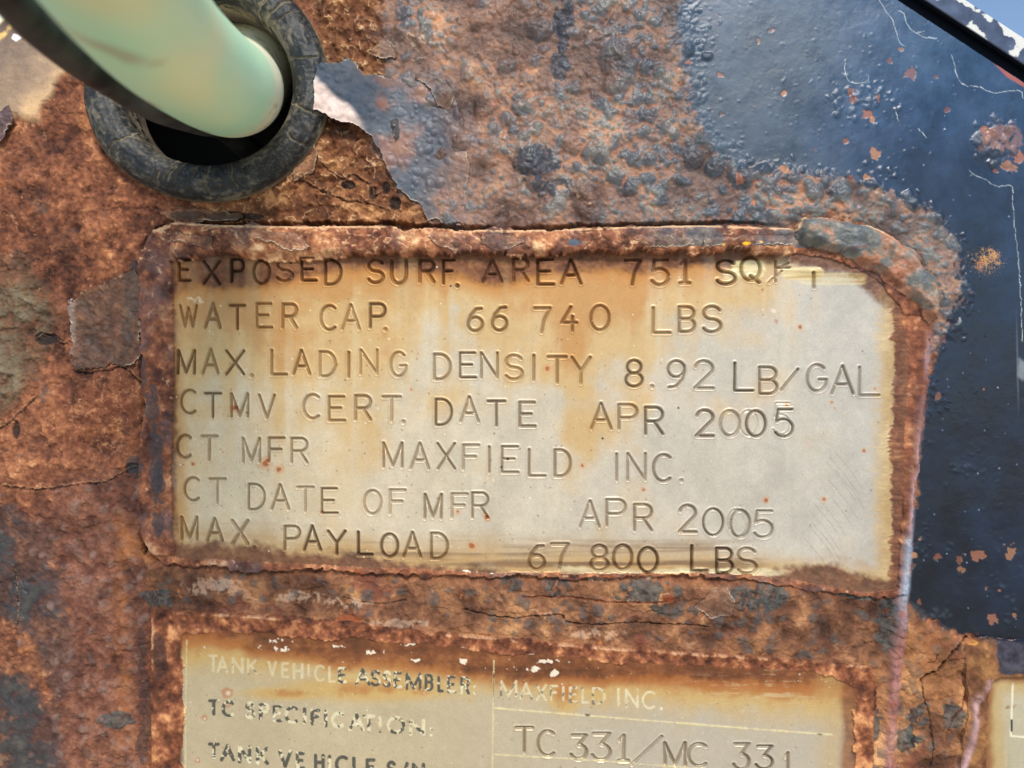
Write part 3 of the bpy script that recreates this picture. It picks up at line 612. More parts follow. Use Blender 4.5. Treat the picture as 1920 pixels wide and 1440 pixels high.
# ------------------------------------------------------------------ stamped and printed lettering
def arc_(cx, cy, rx, ry, a0, a1, n=14):
    return [(cx + rx * math.cos(math.radians(a0 + (a1 - a0) * i / n)), cy - ry * math.sin(math.radians(a0 + (a1 - a0) * i / n))) for i in range(n + 1)]
FONT = {
 'A': [[(0,1),(.5,0),(1,1)], [(.2,.66),(.8,.66)]],
 'B': [[(0,1),(0,0),(.55,0)] + arc_(.55,.24,.4,.24,90,-90,10) + [(0,.48)], [(.55,.48)] + arc_(.55,.74,.45,.26,90,-90,10) + [(0,1)]],
 'C': [arc_(.55,.5,.55,.5,52,308,20)],
 'D': [[(0,0),(0,1)], [(0,0),(.35,0)] + arc_(.35,.5,.65,.5,90,-90,16) + [(0,1)]],
 'E': [[(.95,0),(0,0),(0,1),(1,1)], [(0,.48),(.75,.48)]],
 'F': [[(1,0),(0,0),(0,1)], [(0,.48),(.8,.48)]],
 'G': [arc_(.52,.5,.52,.5,48,330,22), [(.62,.56),(1,.56),(.97,.75)]],
 'H': [[(0,0),(0,1)], [(1,0),(1,1)], [(0,.5),(1,.5)]],
 'I': [[(.5,0),(.5,1)]],
 'K': [[(0,0),(0,1)], [(.95,0),(0,.6)], [(.3,.42),(1,1)]],
 'L': [[(0,0),(0,1),(1,1)]],
 'M': [[(0,1),(0,0),(.5,.95),(1,0),(1,1)]],
 'N': [[(0,1),(0,0),(1,1),(1,0)]],
 'O': [arc_(.5,.5,.5,.5,90,450,26)],
 'P': [[(0,1),(0,0),(.6,0)] + arc_(.6,.27,.4,.27,90,-90,10) + [(0,.54)]],
 'Q': [arc_(.5,.48,.5,.48,90,450,26), [(.5,.78),(.95,1.05)]],
 'R': [[(0,1),(0,0),(.6,0)] + arc_(.6,.26,.4,.26,90,-90,10) + [(0,.52)], [(.5,.52),(1,1)]],
 'S': [arc_(.5,.25,.46,.25,25,270,14) + arc_(.5,.75,.5,.25,90,-155,14)],
 'T': [[(0,0),(1,0)], [(.5,0),(.5,1)]],
 'U': [[(0,0),(0,.6)] + arc_(.5,.62,.5,.38,180,360,14) + [(1,0)]],
 'V': [[(0,0),(.5,1),(1,0)]],
 'W': [[(0,0),(.28,1),(.5,.1),(.75,1),(1,0)]],
 'X': [[(0,0),(1,1)], [(1,0),(0,1)]],
 'Y': [[(0,0),(.5,.52),(1,0)], [(.5,.52),(.5,1)]],
 '0': [arc_(.5,.5,.5,.5,90,450,26)],
 '1': [[(.1,.2),(.55,0),(.55,1)], [(.05,1),(1,1)]],
 '2': [arc_(.5,.28,.48,.28,165,-20,12) + [(0,1),(1,1)]],
 '3': [[(.05,0),(.95,0),(.45,.4)] + arc_(.45,.7,.52,.3,90,-160,14)],
 '4': [[(.6,0),(0,.66),(1,.66)], [(.72,.4),(.72,1)]],
 '5': [[(.95,0),(.2,0),(.1,.45)] + arc_(.48,.68,.5,.32,130,-150,16)],
 '6': [[(.9,.02),(.55,.04),(.2,.3),(.02,.62)], arc_(.5,.7,.48,.3,90,450,20)],
 '7': [[(0,0),(1,0),(.6,.5),(.45,1)]],
 '8': [arc_(.5,.25,.42,.25,90,450,18), arc_(.5,.74,.5,.26,90,450,20)],
 '9': [arc_(.5,.3,.48,.3,90,450,20), [(.98,.38),(.85,.7),(.5,.95),(.08,.99)]],
 '/': [[(1,0),(0,1)]],
 '-': [[(0,.5),(1,.5)]],
}
def glyph_d(g, x0, y0, x1, y1, slant=0, pad=9):
    sl = window(min(x0, x1) - pad, y0 - pad, max(x0, x1) + pad, y1 + pad)
    X = xs[sl[1]][None, :]; Y = ys[sl[0]][:, None]
    D = np.full((Y.shape[0], X.shape[1]), 99., f32)
    for pl in FONT[g]:
        P = [(x0 + (x1 - x0) * (u + slant * (.5 - v)), y0 + (y1 - y0) * v) for u, v in pl]
        for a, b in zip(P[:-1], P[1:]):
            dx, dy = b[0] - a[0], b[1] - a[1]
            q = np.clip(((X - a[0]) * dx + (Y - a[1]) * dy) / (dx * dx + dy * dy + 1e-6), 0, 1)
            D = np.minimum(D, np.sqrt((X - a[0] - q * dx) ** 2 + (Y - a[1] - q * dy) ** 2))
    return sl, D
grime_c = lin((120,98,66))
LN = np.zeros((NY, NX), np.int8); line_no = 0
HL = np.zeros((NY, NX), f32)         # lettering relief
def press(sl, D, w, dep, dirt=.5, rim=.9):
    p = -dep * np.clip(1 - (D / (w + .9)) ** 2, 0, 1) ** .8
    r = rim * np.exp(-((D - w - 2.0) / 1.5) ** 2)
    v = HL[sl]
    LN[sl] = np.where(D < w + 4, line_no, LN[sl])
    HL[sl] = np.where(p < 0, np.minimum(v, p), np.where(v < -.05, v, np.maximum(v, r)))
    m = ss(w + .8, w * .3, D) * dirt
    COL[sl] += (COL[sl] * lin((206,184,150)) * (.5 if dirt < .85 else .3) - COL[sl]) * m[..., None]  # grime in the strokes, darkened further to paint in groove shade
gr = random.Random(5)
def stampg(o, s, items, w=(2.0, 2.9), dep=3.8, dirt=.7):
    ox, oy = o
    global line_no
    xa = ox + items[0][1] / s; ya = oy + items[0][2] / s
    line_no = 8 if ya > 1300 else 1 + int(np.argmin([abs(ya - (q_ + (xa - 330) * sl_)) for q_, sl_ in ((486, 0), (570, .01), (656, .045), (732, .05), (815, .06), (895, .06), (970, .062))]))
    for it in items:
        g, x0, y0, x1, y1 = it[:5]
        dirt_shade_ = min(1, dirt * gr.uniform(.6, 1.35)); ww = gr.uniform(*w) * .86; dd = dep * 1.25 * gr.uniform(.85, 1.15)
        X0_, X1_ = ox + x0 / s, ox + x1 / s; Y0_, Y1_ = oy + y0 / s, oy + y1 / s
        if g == '.':
            cx, cy = X0_, Y0_; r = 3.6
            sl = window(cx - 12, cy - 12, cx + 12, cy + 12)
            D = np.sqrt((xs[sl[1]][None, :] - cx) ** 2 + (ys[sl[0]][:, None] - cy) ** 2).astype(f32)
            press(sl, D, r, 4.4, dirt * .8)
            HL[sl] += 2.4 * np.clip(1 - (D / 2.4) ** 2, 0, 1)
            continue
        k = 1.2 / (1)                  # pull strokes in by about half their width
        sl, D = glyph_d(g, X0_ + ww, Y0_ + ww, X1_ - ww, Y1_ - ww, gr.uniform(-.02, .02))
        # one side of a punch often bites deeper
        u = (ys[sl[0]][:, None] - Y0_) / (Y1_ - Y0_)
        press(sl, D, ww, dd, dirt_shade_)
A_ = ((250, 400), 3.2); B_ = ((800, 400), 3.2); C_ = ((1300, 380), 3.0645); D_ = ((250, 800), 3.2); E_ = ((800, 800), 3.2); F_ = ((1320, 850), 2.44); G_ = ((600, 1100), 2.4)
def dot(x, y): return ('.', x, y, x, y)
L = stampg
L(*A_, [('E',266,268,350,412),('X',412,275,525,430),('P',580,265,668,415),('O',713,274,824,430),('S',853,270,962,414),('E',1003,265,1103,410),('D',1145,270,1253,434),('S',1400,270,1507,424),('U',1540,272,1646,430),
        ('R',1710,272,1812,420)], w=(2.6, 3.3), dep=4.2, dirt=.8)
L(*B_, [('F',92,272,174,428),('A',330,268,458,420),('R',512,262,616,414),('E',658,268,770,434),('A',800,268,932,428),('7',1183,272,1293,436),('5',1338,270,1462,438),('1',1510,268,1588,428),('S',1730,272,1862,434),dot(183,435)],
  w=(2.6, 3.3), dep=4.2, dirt=.75)
L(*C_, [('Q',266,303,392,460)], w=(2.8, 3.2), dep=4.2, dirt=.7)
Z_ = ((1350, 440), 6.4)
L(*Z_, [('I',635,300,700,575),('-',660,365,850,425),('/',745,330,835,385)], w=(2.0, 2.3), dep=3.4, dirt=.6)
L(*Z_, [('/',675,425,755,515),('/',575,515,650,590)], w=(1.5, 1.7), dep=2.6, dirt=.7)
L(*Z_, [('I',1090,440,1160,650)], w=(3.2, 3.5), dep=4.4, dirt=.85)
L(*A_, [('W',275,548,385,684),('A',424,532,528,690),('T',572,545,674,700),('E',735,536,836,690),('R',888,538,986,694),('C',1118,548,1226,706),('A',1246,543,1362,702),('P',1413,536,1518,692),dot(1512,698)])
L(*B_, [('6',238,562,344,714),('6',384,555,490,710),('7',640,562,748,722),('4',802,555,908,712),('0',978,548,1102,708),('L',1352,560,1468,724),('B',1508,555,1616,718),('S',1650,552,1774,720)])
L(*A_, [('M',260,815,372,968),('A',410,808,515,965),('X',550,818,668,972),dot(710,975),('L',822,815,926,974),('A',952,816,1064,972),('D',1112,824,1218,984),('I',1275,828,1308,990),('N',1358,814,1468,970),('G',1538,828,1642,984)])
L(*B_, [('D',38,840,148,1002),('E',194,832,300,990),('N',322,832,430,994),('S',465,846,582,1004),('I',625,846,660,1008),('T',722,854,844,1024),('Y',864,858,988,1028),('8',1188,876,1302,1046),dot(1352,1040),('9',1440,880,1556,1052),('2',1602,880,1726,1056)])
L(*C_, [('L',232,916,350,1086),('B',374,940,488,1104),('/',498,952,608,1084),('G',648,926,772,1090),('A',790,932,926,1104),('L',948,940,1074,1114)])
L(*A_, [('C',280,1054,386,1206),('T',422,1074,530,1230),('M',580,1076,692,1228),('V',748,1084,852,1236),('C',1014,1082,1128,1238),('E',1166,1094,1274,1250),('R',1324,1088,1430,1246),('T',1490,1094,1608,1254),dot(1620,1252)])
L(*B_, [('D',48,1110,156,1276),('A',196,1095,316,1256),('T',360,1120,476,1282),('E',550,1128,658,1286),('A',980,1134,1114,1300),('P',1146,1142,1270,1302),('R',1306,1158,1424,1332),('2',1610,1174,1728,1344)])
L(*C_, [('0',148,1190,274,1348),('0',298,1190,422,1350),('5',462,1182,580,1350)])
L(*C_, [('0',264,1192,372,1344),('5',452,1150,560,1336)], w=(.9, 1.2), dep=1.3, dirt=.2)
L(*D_, [('C',254,44,358,194),('T',402,50,508,206),('M',652,64,762,220),('F',806,62,910,216),('R',942,64,1048,222),('M',1494,92,1618,250),('A',1656,94,1780,260)])
L(*E_, [('X',60,96,174,260),('F',212,104,318,262),('I',358,116,392,282),('E',446,114,556,280),('L',608,132,718,302),('D',762,134,870,306),('I',1122,158,1158,330),('N',1200,156,1318,326),('C',1353,162,1480,336),dot(1528,325)])
L(*D_, [('C',300,300,406,450),('T',450,308,558,464),('D',686,340,792,502),('A',822,342,938,502),('T',978,358,1086,516),('E',1124,366,1230,524),('O',1378,378,1492,530),('F',1532,374,1636,530)])
L(*E_, [('M',-18,400,94,558),('F',144,398,250,554),('R',268,392,374,554),('A',915,440,1044,610),('P',1074,432,1200,602),('R',1240,462,1358,632),('2',1508,466,1624,640),('0',1654,488,1784,658)])
L(*F_, [('0',118,256,214,388),('5',222,260,320,390)])
L(*F_, [('0',106,254,200,382)], w=(.9, 1.2), dep=1.3, dirt=.2)
L(*D_, [('M',282,536,388,684),('A',434,544,540,692),('X',584,556,694,712),dot(724,726),('P',900,592,1004,744),('A',1014,588,1130,750),('Y',1160,620,1278,774),('L',1340,626,1440,778),('O',1478,638,1594,792),('A',1614,628,1732,790),('D',1780,634,1892,800)],
  w=(2.6, 3.3), dep=4.0, dirt=1.0)
L(*E_, [('6',604,706,716,866),('7',742,696,858,862),('8',976,706,1096,872),('0',1112,704,1240,868),('0',1262,720,1394,884),('L',1582,708,1694,874),('B',1733,724,1844,886)], w=(2.6, 3.3), dep=4.0, dirt=1.0)
L(*F_, [('S',148,430,246,556)], w=(2.6, 3.2), dep=4.0, dirt=1.0)
L(*G_, [('T',876,630,962,752),('C',975,645,1066,768),('3',1126,664,1208,784),('3',1222,656,1314,788),('1',1336,664,1394,790),('/',1398,670,1544,808),('M',1546,698,1650,816),('C',1652,702,1752,816),('3',1858,702,1940,830)], w=(2.8, 3.2), dep=4.4, dirt=.65)
L(*F_, [('3',236,1336,322,1452),('1',362,1366,404,1470)], w=(2.6, 3.0), dep=4.2, dirt=.65)
H = H + HL * (fu | fl)

# printed text and rules on the lower plate: cream base letters with broken black ink
PM = np.zeros((NY, NX), f32); PK = np.zeros((NY, NX), f32)
def prt(o, s, items, w=2.7, k=1.0, ink=.5):
    yy0 = o[1] + items[0][2] / s - (o[0] + items[0][1] / s - 392) * .066; pl_no = 9 if yy0 < 1260 else (10 if yy0 < 1350 else 11)
    for g, x0, y0, x1, y1 in items:
        ax, ay, bx, by = o[0] + x0 / s, o[1] + y0 / s, o[0] + x1 / s, o[1] + y1 / s
        if g in '.:':
            for yy in ((by,) if g == '.' else (by, by - 12)):
                sl = window(ax - 8, yy - 8, ax + 8, yy + 8)
                D = np.maximum(np.abs(xs[sl[1]][None, :] - ax), np.abs(ys[sl[0]][:, None] - yy))
                PM[sl] = np.maximum(PM[sl], ss(2.9, 1.9, D) * k); PK[sl] = ink
            continue
        sl, D = glyph_d(g, ax + w, ay + w, bx - w, by - w)
        m = ss(w + .6, w - .6, D) * k
        LN[sl] = np.where(D < w + 1.5, pl_no, LN[sl]); PM[sl] = np.maximum(PM[sl], m); PK[sl] = np.where(D < 7, ink, PK[sl])
H_ = ((0, 960), 3.0)
prt(*H_, [('T',1172,803,1226,902),('A',1216,812,1284,908),('N',1302,818,1370,912),('K',1388,823,1452,918),('V',1503,838,1558,926),('E',1580,845,1627,936),('H',1646,850,1706,942),('I',1724,856,1746,946),('C',1765,860,1832,958),('L',1845,868,1888,962)], w=2.4, k=.6, ink=.22)
prt(*G_, [('E',80,362,120,436),('A',156,366,228,446),('S',226,374,274,450),('S',280,378,322,454),('E',330,382,370,458),('M',384,386,458,466),('B',470,392,512,470),('L',528,400,558,476),('E',572,400,614,480),('R',630,404,676,486),(':',696,455,696,480)], w=2.9, ink=.62)
prt(*H_, [('T',1170,1052,1234,1146),('C',1245,1058,1324,1158),('S',1378,1066,1436,1168),('P',1456,1075,1516,1172),('E',1533,1086,1588,1184),('C',1600,1090,1684,1194),('I',1702,1098,1724,1198),('F',1746,1106,1802,1202),('I',1822,1112,1842,1212)], w=3.3, ink=.6)
prt(*G_, [('C',48,563,114,640),('A',126,568,202,652),('T',190,576,248,656),('I',258,582,280,658),('O',300,583,384,664),('N',400,596,474,672),(':',500,640,500,670)], w=3.3, ink=.42)
prt(*H_, [('T',1170,1296,1236,1392),('A',1236,1304,1324,1404),('N',1338,1312,1414,1416),('K',1438,1320,1514,1424),('V',1564,1338,1644,1440),('E',1663,1348,1716,1450)], w=3.4, ink=.62)
prt(*G_, [('H',-28,752,22,830),('I',32,756,54,832),('C',66,758,132,840),('L',144,764,182,842),('E',204,772,252,850),('S',298,782,344,860),('/',366,788,400,866),('N',412,792,474,872)], w=3.4, ink=.8)
prt(*G_, [('M',810,420,888,502),('A',896,430,958,510),('X',970,438,1022,516),('F',1034,442,1072,514),('I',1086,448,1104,518),('E',1120,450,1162,524),('L',1176,450,1216,528),('D',1223,453,1286,532)], w=2.3, k=.75, ink=.42)
prt(*G_, [('I',1332,456,1354,540),('N',1372,460,1434,548),('C',1447,470,1514,554),('.',1536,548,1536,550)], w=2.3, ink=.05)
inkn = .54 + .3 * fb(5, seed=101, o=2, gain=.8) + .1 * n_s2
inked = ss(.47, .53, PK - inkn + .5) * ss(-1.5, -1.2, n_fine)
chipn = ss(-1.2, -.8, n_s2 + .6 * n_fine)
COL = COL + (ramp(.5 + .3 * n_s2, [(0, (212,194,148)), (1, (240,228,192))]) - COL) * (PM * fl * (.35 + .6 * chipn))[..., None]
COL = COL + (lin((52,52,52)) - COL) * (PM * fl * inked * .9)[..., None]
shd = ss(.3, .6, np.roll(PM, (2, 2), (0, 1)) - PM) * ss(.8, 1.4, n_fine + n_s2) * fl
H = H + PM * fl * .35
for (pts, w_, kk) in [([(926,1238),(923,1440),(922,1500)], 1.6, .75), ([(926,1328),(1100,1342),(1400,1366),(1560,1378)], 1.8, .9), ([(926,1415),(1100,1425),(1240,1436),(1400,1448)], 1.6, .8), ([(350,1200),(348,1330),(347,1500)], 1.6, .5)]:
    crack(pts, w_, (228,210,160), kk, .3, .15)
crack([(926,1262),(925,1306)], 1.2, (50,44,38), .8, 0, .4)
crack([(1098,1340),(1104,1341)], 1.6, (50,44,38), .8, 0, .4); crack([(1532,1376),(1540,1377)], 1.8, (50,44,38), .8, 0, .3)

# grain of dust over everything
COL *= (1 + .035 * fine0 + .03 * n_fine)[..., None]
fc = (fu | fl | fr).astype(f32)[..., None]
lum = COL.mean(-1, keepdims=True) + .003
con = (lum / .1) ** .24
sat_ = lum + (COL - lum) * 1.08
warm = (1 - nv * (1 - bz))[..., None]
sat_ = sat_ * (1 + warm * (np.array([1.16, 1.05, .94], f32) - 1))
COL = np.clip(np.where(fc > .5, COL, sat_ * np.clip(con, .25, 1.6)) * .95, .002, .9)

# ------------------------------------------------------------------ materials
def new_mat(name):
    m = bpy.data.materials.new(name); m.use_nodes = True
    return m, m.node_tree, m.node_tree.nodes['Principled BSDF']
def surf_mat(name, metal=0., grain=.35, bump=.25, scale=5200., spec=.5, coat=0., sat=1.0):
    m, nt, b = new_mat(name)
    N = nt.nodes.new; K = nt.links.new
    a = N('ShaderNodeAttribute'); a.attribute_name = 'Col'
    r = N('ShaderNodeAttribute'); r.attribute_name = 'rough'
    tc = N('ShaderNodeTexCoord')
    n1 = N('ShaderNodeTexNoise'); n1.inputs['Scale'].default_value = scale; n1.inputs['Detail'].default_value = 3
    K(tc.outputs['Object'], n1.inputs['Vector'])
    n2 = N('ShaderNodeTexNoise'); n2.inputs['Scale'].default_value = scale / 4; n2.inputs['Detail'].default_value = 5; n2.inputs['Roughness'].default_value = .65
    K(tc.outputs['Object'], n2.inputs['Vector'])
    mr = N('ShaderNodeMapRange'); K(n1.outputs['Fac'], mr.inputs['Value'])
    mr.inputs['From Min'].default_value = .25; mr.inputs['From Max'].default_value = .75
    mr.inputs['To Min'].default_value = 1 - grain; mr.inputs['To Max'].default_value = 1 + grain
    mx = N('ShaderNodeMix'); mx.data_type = 'RGBA'; mx.blend_type = 'MULTIPLY'; mx.inputs['Factor'].default_value = 1
    K(a.outputs['Color'], mx.inputs[6]); K(mr.outputs['Result'], mx.inputs[7])
    hs = N('ShaderNodeHueSaturation'); hs.inputs['Saturation'].default_value = sat; K(mx.outputs[2], hs.inputs['Color'])
    K(hs.outputs['Color'], b.inputs['Base Color'])
    K(r.outputs['Fac'], b.inputs['Roughness'])
    b.inputs['Metallic'].default_value = metal
    sm_n = N('ShaderNodeMapRange'); K(r.outputs['Fac'], sm_n.inputs['Value'])
    sm_n.inputs['From Min'].default_value = .4; sm_n.inputs['From Max'].default_value = .7; sm_n.inputs['To Min'].default_value = spec; sm_n.inputs['To Max'].default_value = spec * .3
    K(sm_n.outputs['Result'], b.inputs['Specular IOR Level'])
    if coat: b.inputs['Coat Weight'].default_value = coat; b.inputs['Coat Roughness'].default_value = .3
    ad = N('ShaderNodeMath'); ad.operation = 'ADD'; K(n1.outputs['Fac'], ad.inputs[0]); K(n2.outputs['Fac'], ad.inputs[1])
    bp = N('ShaderNodeBump'); bp.inputs['Strength'].default_value = bump; bp.inputs['Distance'].default_value = .00012
    K(ad.outputs[0], bp.inputs['Height']); K(bp.outputs['Normal'], b.inputs['Normal'])
    return m
M_panel = surf_mat('rusted_navy_paint', grain=.16, bump=.2, spec=.5)
M_crust = surf_mat('flaking_rust_crust', grain=.2, bump=.6, spec=.35)
M_plate = surf_mat('stained_stainless_plate', metal=.3, grain=.05, bump=.06, spec=.5)
M_flake = surf_mat('lifted_paint_flake', grain=.15, bump=.3)

def plain_mat(name, col, rough=.5, metal=0, spec=.5):
    m, nt, b = new_mat(name)
    b.inputs['Base Color'].default_value = (*[float(v) for v in lin(col)], 1); b.inputs['Roughness'].default_value = rough
    b.inputs['Metallic'].default_value = metal; b.inputs['Specular IOR Level'].default_value = spec
    return m

# ------------------------------------------------------------------ objects
def wpos(x, y, h): return ((x - CX) * S, -h * S, (CY - y) * S)
def mesh_obj(name, verts, faces, mat, parent=None, col=None, rough=None, smooth=True, loc=(0, 0, 0)):
    me = bpy.data.meshes.new(name)
    verts = np.asarray(verts, f32); faces = np.asarray(faces, np.int32)
    nf, k = faces.shape
    me.vertices.add(len(verts)); me.vertices.foreach_set('co', verts.ravel())
    me.loops.add(nf * k); me.loops.foreach_set('vertex_index', faces.ravel())
    me.polygons.add(nf); me.polygons.foreach_set('loop_start', np.arange(0, nf * k, k, dtype=np.int32))
    me.polygons.foreach_set('use_smooth', np.full(nf, smooth))
    me.update(calc_edges=True)
    if col is not None:
        at = me.color_attributes.new('Col', 'FLOAT_COLOR', 'POINT')
        at.data.foreach_set('color', np.concatenate([col, np.ones((len(col), 1), f32)], 1).astype(f32).ravel())
        at = me.attributes.new('rough', 'FLOAT', 'POINT'); at.data.foreach_set('value', np.clip(rough, .05, 1).astype(f32).ravel())
    me.materials.append(mat)
    o = bpy.data.objects.new(name, me); C.objects.link(o); o.parent = parent; o.location = loc
    return o
def empty(name, label, cat, group=None, loc=(0, 0, 0)):
    o = bpy.data.objects.new(name, None); C.objects.link(o); o.empty_display_size = .01; o.location = loc
    o['label'] = label; o['category'] = cat
    if group: o['group'] = group
    return o
def tag(o, label, cat, group=None):
    o['label'] = label; o['category'] = cat
    if group: o['group'] = group
    return o

def idx_list(c, lo, hi):
    out = []; i = 0; n = len(c)
    while i < n:
        out.append(i)
        i += 1 if lo - 12 < c[i] < hi + 12 else 8
    if out[-1] != n - 1: out.append(n - 1)
    return np.array(out)
IX = idx_list(xs, 0, 1920); IY = idx_list(ys, 0, 1440)
gx = xs[IX].copy(); gy = ys[IY].copy()
for a_, lo_, hi_ in ((gx, -1300, 3100), (gy, -1150, 2600)):      # the plain steel goes on beyond the detailed part
    a_[:4] = np.linspace(lo_, a_[4], 5)[:4]; a_[-4:] = np.linspace(a_[-5], hi_, 5)[1:]
nx_, ny_ = len(IX), len(IY)
sub = np.ix_(IY, IX)
GH = H[sub]; GC = COL[sub]; GR = RG[sub]
VX = np.broadcast_to(gx[None, :], GH.shape); VY = np.broadcast_to(gy[:, None], GH.shape)
lab = np.zeros(GH.shape, np.int8)                 # 0 panel 1 upper face 2 upper crust 3 bead 4 lower face 5 lower crust 6 right face 7 right crust 8 seam crust 9 nothing
lab[sm_[sub] > .5] = 8
lab[in_lo[sub]] = 5; lab[fl[sub]] = 4; lab[in_ri[sub]] = 7; lab[fr[sub]] = 6
lab[in_up[sub]] = 2; lab[fu[sub]] = 1; lab[bead[sub]] = 3
lab[(d_hole[sub] < 0) | (d_cut[sub] > 0)] = 9
cell = lab[:-1, :-1].copy(); lnc = LN[sub][:-1, :-1]
lnc = np.where((cell == 1) & (lnc > 0) & (lnc < 8), lnc, np.where((cell == 4) & (lnc >= 8), lnc, 0))
vid = np.arange(nx_ * ny_).reshape(ny_, nx_)
def surface(name, mask, mat, parent, back=-16., extra=0., skirt=True):
    j, i = np.nonzero(mask)
    q = np.stack([vid[j, i], vid[j + 1, i], vid[j + 1, i + 1], vid[j, i + 1]], 1)
    # boundary edges get a wall going back into the steel
    m = np.pad(mask, 1)
    walls = []
    for (dj, di, a, b) in ((-1, 0, (0, 1), (0, 0)), (1, 0, (1, 0), (1, 1)), (0, -1, (0, 0), (1, 0)), (0, 1, (1, 1), (0, 1))):
        e = mask & ~m[1 + dj:1 + dj + mask.shape[0], 1 + di:1 + di + mask.shape[1]]
        jj, ii = np.nonzero(e)
        walls.append(np.stack([vid[jj + a[0], ii + a[1]], vid[jj + b[0], ii + b[1]]], 1))
    w = np.concatenate(walls) if skirt else np.zeros((0, 2), int)
    u, inv = np.unique(q, return_inverse=True); q = inv.reshape(q.shape)
    x = VX.ravel()[u]; y = VY.ravel()[u]; h = GH.ravel()[u] + extra
    co = np.stack([(x - CX) * S, -h * S, (CY - y) * S], 1)
    c = GC.reshape(-1, 3)[u]; r = GR.ravel()[u]
    look = np.full(nx_ * ny_, -1); look[u] = np.arange(len(u))
    wv, winv = np.unique(look[w], return_inverse=True); winv = winv.reshape(w.shape)
    cb = co[wv].copy(); cb[:, 1] = -back * S
    n0 = len(co)
    nb_ = len(wv)
    wall = np.stack([n0 + nb_ + winv[:, 0], n0 + nb_ + winv[:, 1], n0 + winv[:, 1], n0 + winv[:, 0]], 1)
    co = np.concatenate([co, cb, co[wv]]); c = np.concatenate([c, c[wv], c[wv]]); r = np.concatenate([r, r[wv], r[wv]])
    o = mesh_obj(name, co, np.concatenate([q, wall]), mat, parent, c, r)
    return o

panel = empty('steel_bracket', 'large rusty navy painted steel bracket covered in paint blisters behind the data plates', 'steel bracket')
surface('painted_face', cell == 0, M_panel, panel, -34)
surface('rust_crust', cell == 8, M_crust, panel, -16)
G = 'stamped metal data plates on the rusty panel'
p1 = empty('data_plate', 'large upper stamped metal data plate with rust stained edges, reading MAX PAYLOAD', 'data plate', G)
def lettered(parent, code, lines):
    f = surface('plate_face', (cell == code) & (lnc == 0), M_plate, parent, -6, skirt=False)
    for k, nm, lb in lines:
        m = (cell == code) & (lnc == k)
        if m.any(): surface(nm, m, M_plate, f, skirt=False)['label'] = lb
lettered(p1, 1, [(1, 'stamped_lettering', 'stamped line EXPOSED SURF AREA 751 SQ FT'), (2, 'stamped_lettering', 'stamped line WATER CAP 66 740 LBS'), (3, 'stamped_lettering', 'stamped line MAX LADING DENSITY 8.92 LB/GAL'),
                 (4, 'stamped_lettering', 'stamped line CTMV CERT DATE APR 2005'), (5, 'stamped_lettering', 'stamped line CT MFR'), (6, 'stamped_lettering', 'stamped line CT DATE OF MFR, APR 2005'), (7, 'stamped_lettering', 'stamped line MAX PAYLOAD 67 800 LBS')])
surface('rust_border', cell == 2, M_crust, p1, -14)
surface('sealant_bead', cell == 3, M_panel, p1, -14)['label'] = 'lumpy blistered bead round the top right corner'
p2 = empty('data_plate', 'lower metal data plate with chipped printed lettering and ruled lines', 'data plate', G)
lettered(p2, 4, [(8, 'stamped_lettering', 'stamped characters TC 331 MC 331'), (9, 'printed_lettering', 'printed line TANK VEHICLE ASSEMBLER'), (10, 'printed_lettering', 'printed line TC SPECIFICATION'), (11, 'printed_lettering', 'printed line TANK VEHICLE S/N')])
surface('rust_border', cell == 5, M_crust, p2, -14)
p3 = empty('data_plate', 'corner of a third metal data plate with a navy crusted top edge', 'data plate', G)
surface('plate_face', cell == 6, M_plate, p3, -6)
surface('rust_border', cell == 7, M_crust, p3, -14)

